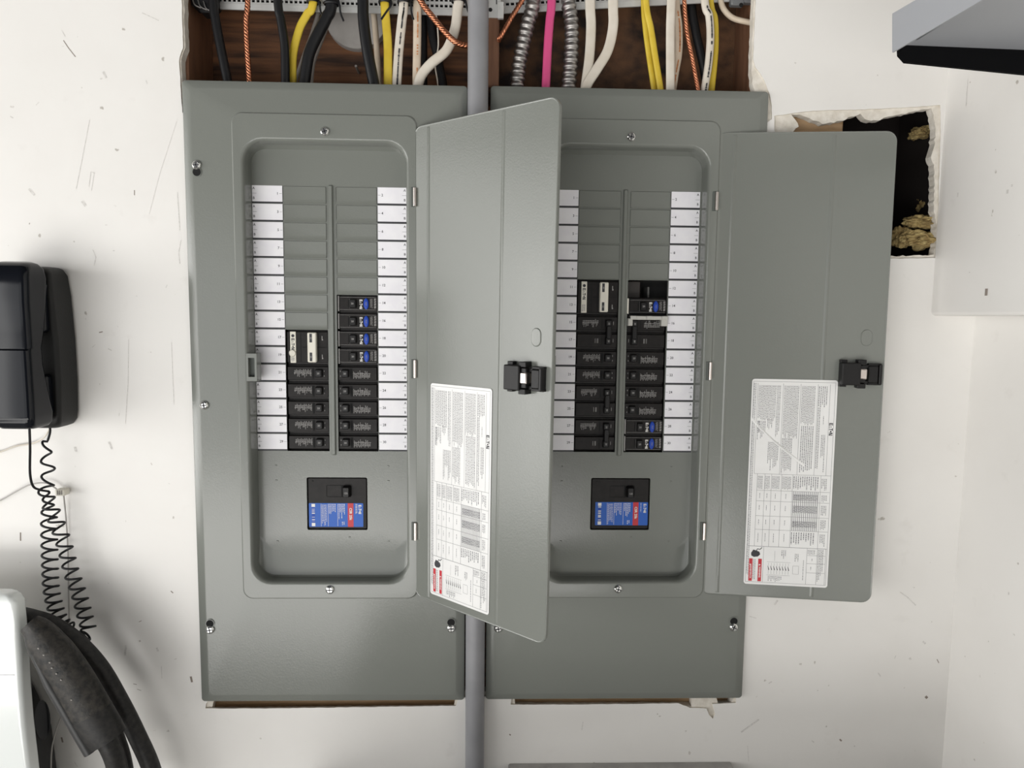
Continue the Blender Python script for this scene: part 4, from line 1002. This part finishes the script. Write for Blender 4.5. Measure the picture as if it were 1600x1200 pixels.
# logo-free seam on the face
bm = bmesh.new(); q = W(22, 1055, -.0955); box(bm, -.62, q.x, -.0958, -.094, q.z-.0006, q.z+.0006, 0); sub_to(ch, bm, 'seam', ['paper'])

def ev(name, pts, ys, r, m, label, cat):
    bm = bmesh.new(); sweep(bm, catmull([W(u, v, y) for (u, v), y in zip(pts, ys)], 10), r, None, 0, 20); o = finish(bm, name, [m], smooth=60); tag(o, label, cat, 'charging cable loops'); recenter(o)
ev('charging_cable', [(34, 962), (50, 966), (80, 976), (118, 1002), (155, 1042), (185, 1092), (212, 1145), (238, 1205), (250, 1270)], [-.054, -.056, -.056, -.054, -.05, -.05, -.05, -.05, -.05], .0118, 'rubber', 'outer loop of thick black charging cable arching to the bottom edge', 'cable')
ev('charging_cable', [(60, 985), (100, 1010), (135, 1055), (168, 1105), (184, 1150), (196, 1190), (205, 1250)], [-.045, -.045, -.04, -.04, -.04, -.045, -.05], .0085, 'rubber', 'inner loop of black charging cable hidden behind the plug handle', 'cable')
pl = empty('charging_plug', W(110, 1060, -.10)); tag(pl, 'dusty black car charging plug hanging at an angle over the charger side', 'charging plug')
HP = [(46, 974), (60, 987), (76, 1010), (98, 1042), (122, 1082), (146, 1124), (166, 1156)]
P = catmull([W(u, v, -.098) for u, v in HP], 8)
def hrad(f):
    k = [(0, .48), (.12, .62), (.25, .78), (.40, .92), (.60, 1.0), (.8, 1.02), (.93, 1.0), (1, .95)]
    for (a, x), (b, y) in zip(k, k[1:]):
        if a <= f <= b: return x+(y-x)*(f-a)/(b-a)
    return 1
bm = bmesh.new(); nP = int(len(P)*.80); sweep(bm, P[:nP], .0285, .022, 0, 28, 0, True, lambda f: hrad(f*.80)); sub_to(pl, bm, 'grip', ['dust'], 'dusty grip', 60)
bm = bmesh.new(); sweep(bm, P[nP-1:], .0288, .0222, 0, 28, 0, True, lambda f: hrad(.80+f*.2)*1.0); sub_to(pl, bm, 'collar', ['rubber'], None, 60)
bm = bmesh.new()
P2_ = catmull([W(u-15, v+10, -.106) for u, v in [(70, 1008), (92, 1045), (116, 1086), (140, 1128), (160, 1162)]], 8)
sweep(bm, P2_, .0095, .014, 0, 16, 0, True, lambda f: .55+.45*min(1, f*3)); sub_to(pl, bm, 'trigger_rail', ['evblack'], 'smooth black edge strip', 60)
bm = bmesh.new()
for i, f in enumerate((.30, .36, .41, .45, .50, .55, .66)):
    p = P[int(f*len(P))]+V((.004+.001*(i % 3), -.0222, .002)); quad(bm, [p+V((-.0009, 0, -.0007)), p+V((.0010, 0, -.0011)), p+V((.0008, 0, .0006)), p+V((-.0010, 0, .0008))], 0)
sub_to(pl, bm, 'worn_marks', ['cgrey'])
ev('charging_cable', [(158, 1145), (172, 1168), (182, 1195), (190, 1240)], [-.098, -.098, -.095, -.09], .0125, 'rubber', 'black cable leaving the end of the charging plug', 'cable')

# ------------------------------------------------------------------ grey shelf, upper right
def onz(u, v, z):
    d = RC @ V(((u-800)/FPX, 1, (600-v)/FPX)); t = (z-CAM.z)/d.z; return CAM+d*t
sh = empty('metal_shelf', (XU, -.30, .45)); tag(sh, 'grey sheet-metal shelf with a black rear lip jutting in at the upper right', 'shelf')
a = W(1404, 70, -.26); z0 = a.z; b = onz(1600, 80, z0); l1 = onz(1394, 25, z0)
e1 = onz(1437, 0, z0)
dn = (e1-l1); dn.normalize(); l2 = l1+dn*.60; r1 = V((XU-.001, b.y+(b.y-a.y)*.2, z0))
zt = .0022
bm = bmesh.new()
pts = [l1, V((a.x-.004, a.y+.004, z0)), V((XU-.001, b.y, z0)), V((XU-.001, l2.y, z0)), l2]
loft(bm, [pts, [p+V((0, 0, zt)) for p in pts]], 0, True, True)
# side flange at the left end
fl_ = [l1, l1+V((0, 0, -.0)), a]
q0 = W(1394, 82, l1.y); q1 = W(1405, 84, a.y)
loft(bm, [[l1, l2, l2+V((0, 0, -.002)), V((q0.x, l1.y, q0.z))], [p+V((.0016, 0, 0)) for p in [l1, l2, l2+V((0, 0, -.002)), V((q0.x, l1.y, q0.z))]]], 0, True, True)
sub_to(sh, bm, 'shelf_plate', ['shelfgrey'], None, 20)
bm = bmesh.new(); y_ = a.y
f1, f2, f3, f4 = W(1404, 68, y_), W(1405, 86, y_), W(1415, 97, y_), W(1600, 116, y_+(b.y-a.y))
top_r = V((XU-.001, b.y, z0)); bot_r = V((XU-.001, b.y, z0-1.25*(W(1600, 80, b.y).z-W(1600, 116, b.y).z)))
ring = [f1, f2, f3, bot_r, top_r]
loft(bm, [ring, [p+V((0, .004, 0)) for p in ring]], 0, True, True); sub_to(sh, bm, 'rear_lip', ['shelfblack'], 'black rear lip', 20)
bm = bmesh.new(); c0, c1 = onz(1430, 62, z0-.0006), onz(1530, 0, z0-.0006); d = (c1-c0).normalized(); n_ = V((-d.y, d.x, 0))*.0022; c1 = c0+d*.5
loft(bm, [[c0-n_, c0-n_+d*0, c0+n_], [c1-n_, c1+V((0, 0, -.0012)), c1+n_]], 0, True, True); sub_to(sh, bm, 'pressed_crease', ['shelfgrey'])

# ------------------------------------------------------------------ bench below the frame
bt = W(900, 1192, WY).z
bn = empty('workbench', (.45, -.2, FZ)); tag(bn, 'dark grey bench top edge showing at the very bottom under the right panel', 'workbench')
bm = bmesh.new(); hx0_, hx1_ = .194, .230
po = [(-.04, -.62), (.92, -.62), (.92, WY-.001), (hx1_, WY-.001), (hx1_, -.024), (hx0_, -.024), (hx0_, WY-.001), (-.04, WY-.001)]
loft(bm, [[V((x, y, bt-.060)) for x, y in po], [V((x, y, bt-.022)) for x, y in po]], 0, True, True); sub_to(bn, bm, 'bench_shade_top', ['bench'])  # unseen top, widened and deepened to shade the wall and covers above
bm = bmesh.new(); box(bm, .262, .605, -.012, WY-.001, bt-.022, bt, 0, .002); sub_to(bn, bm, 'rear_ledge', ['bench'])
for x in (-.02, .86):
    for y in (-.60, -.04):
        bm = bmesh.new(); box(bm, x, x+.035, y, y+.035, FZ, bt-.060, 0, .002); sub_to(bn, bm, 'leg', ['bench'])
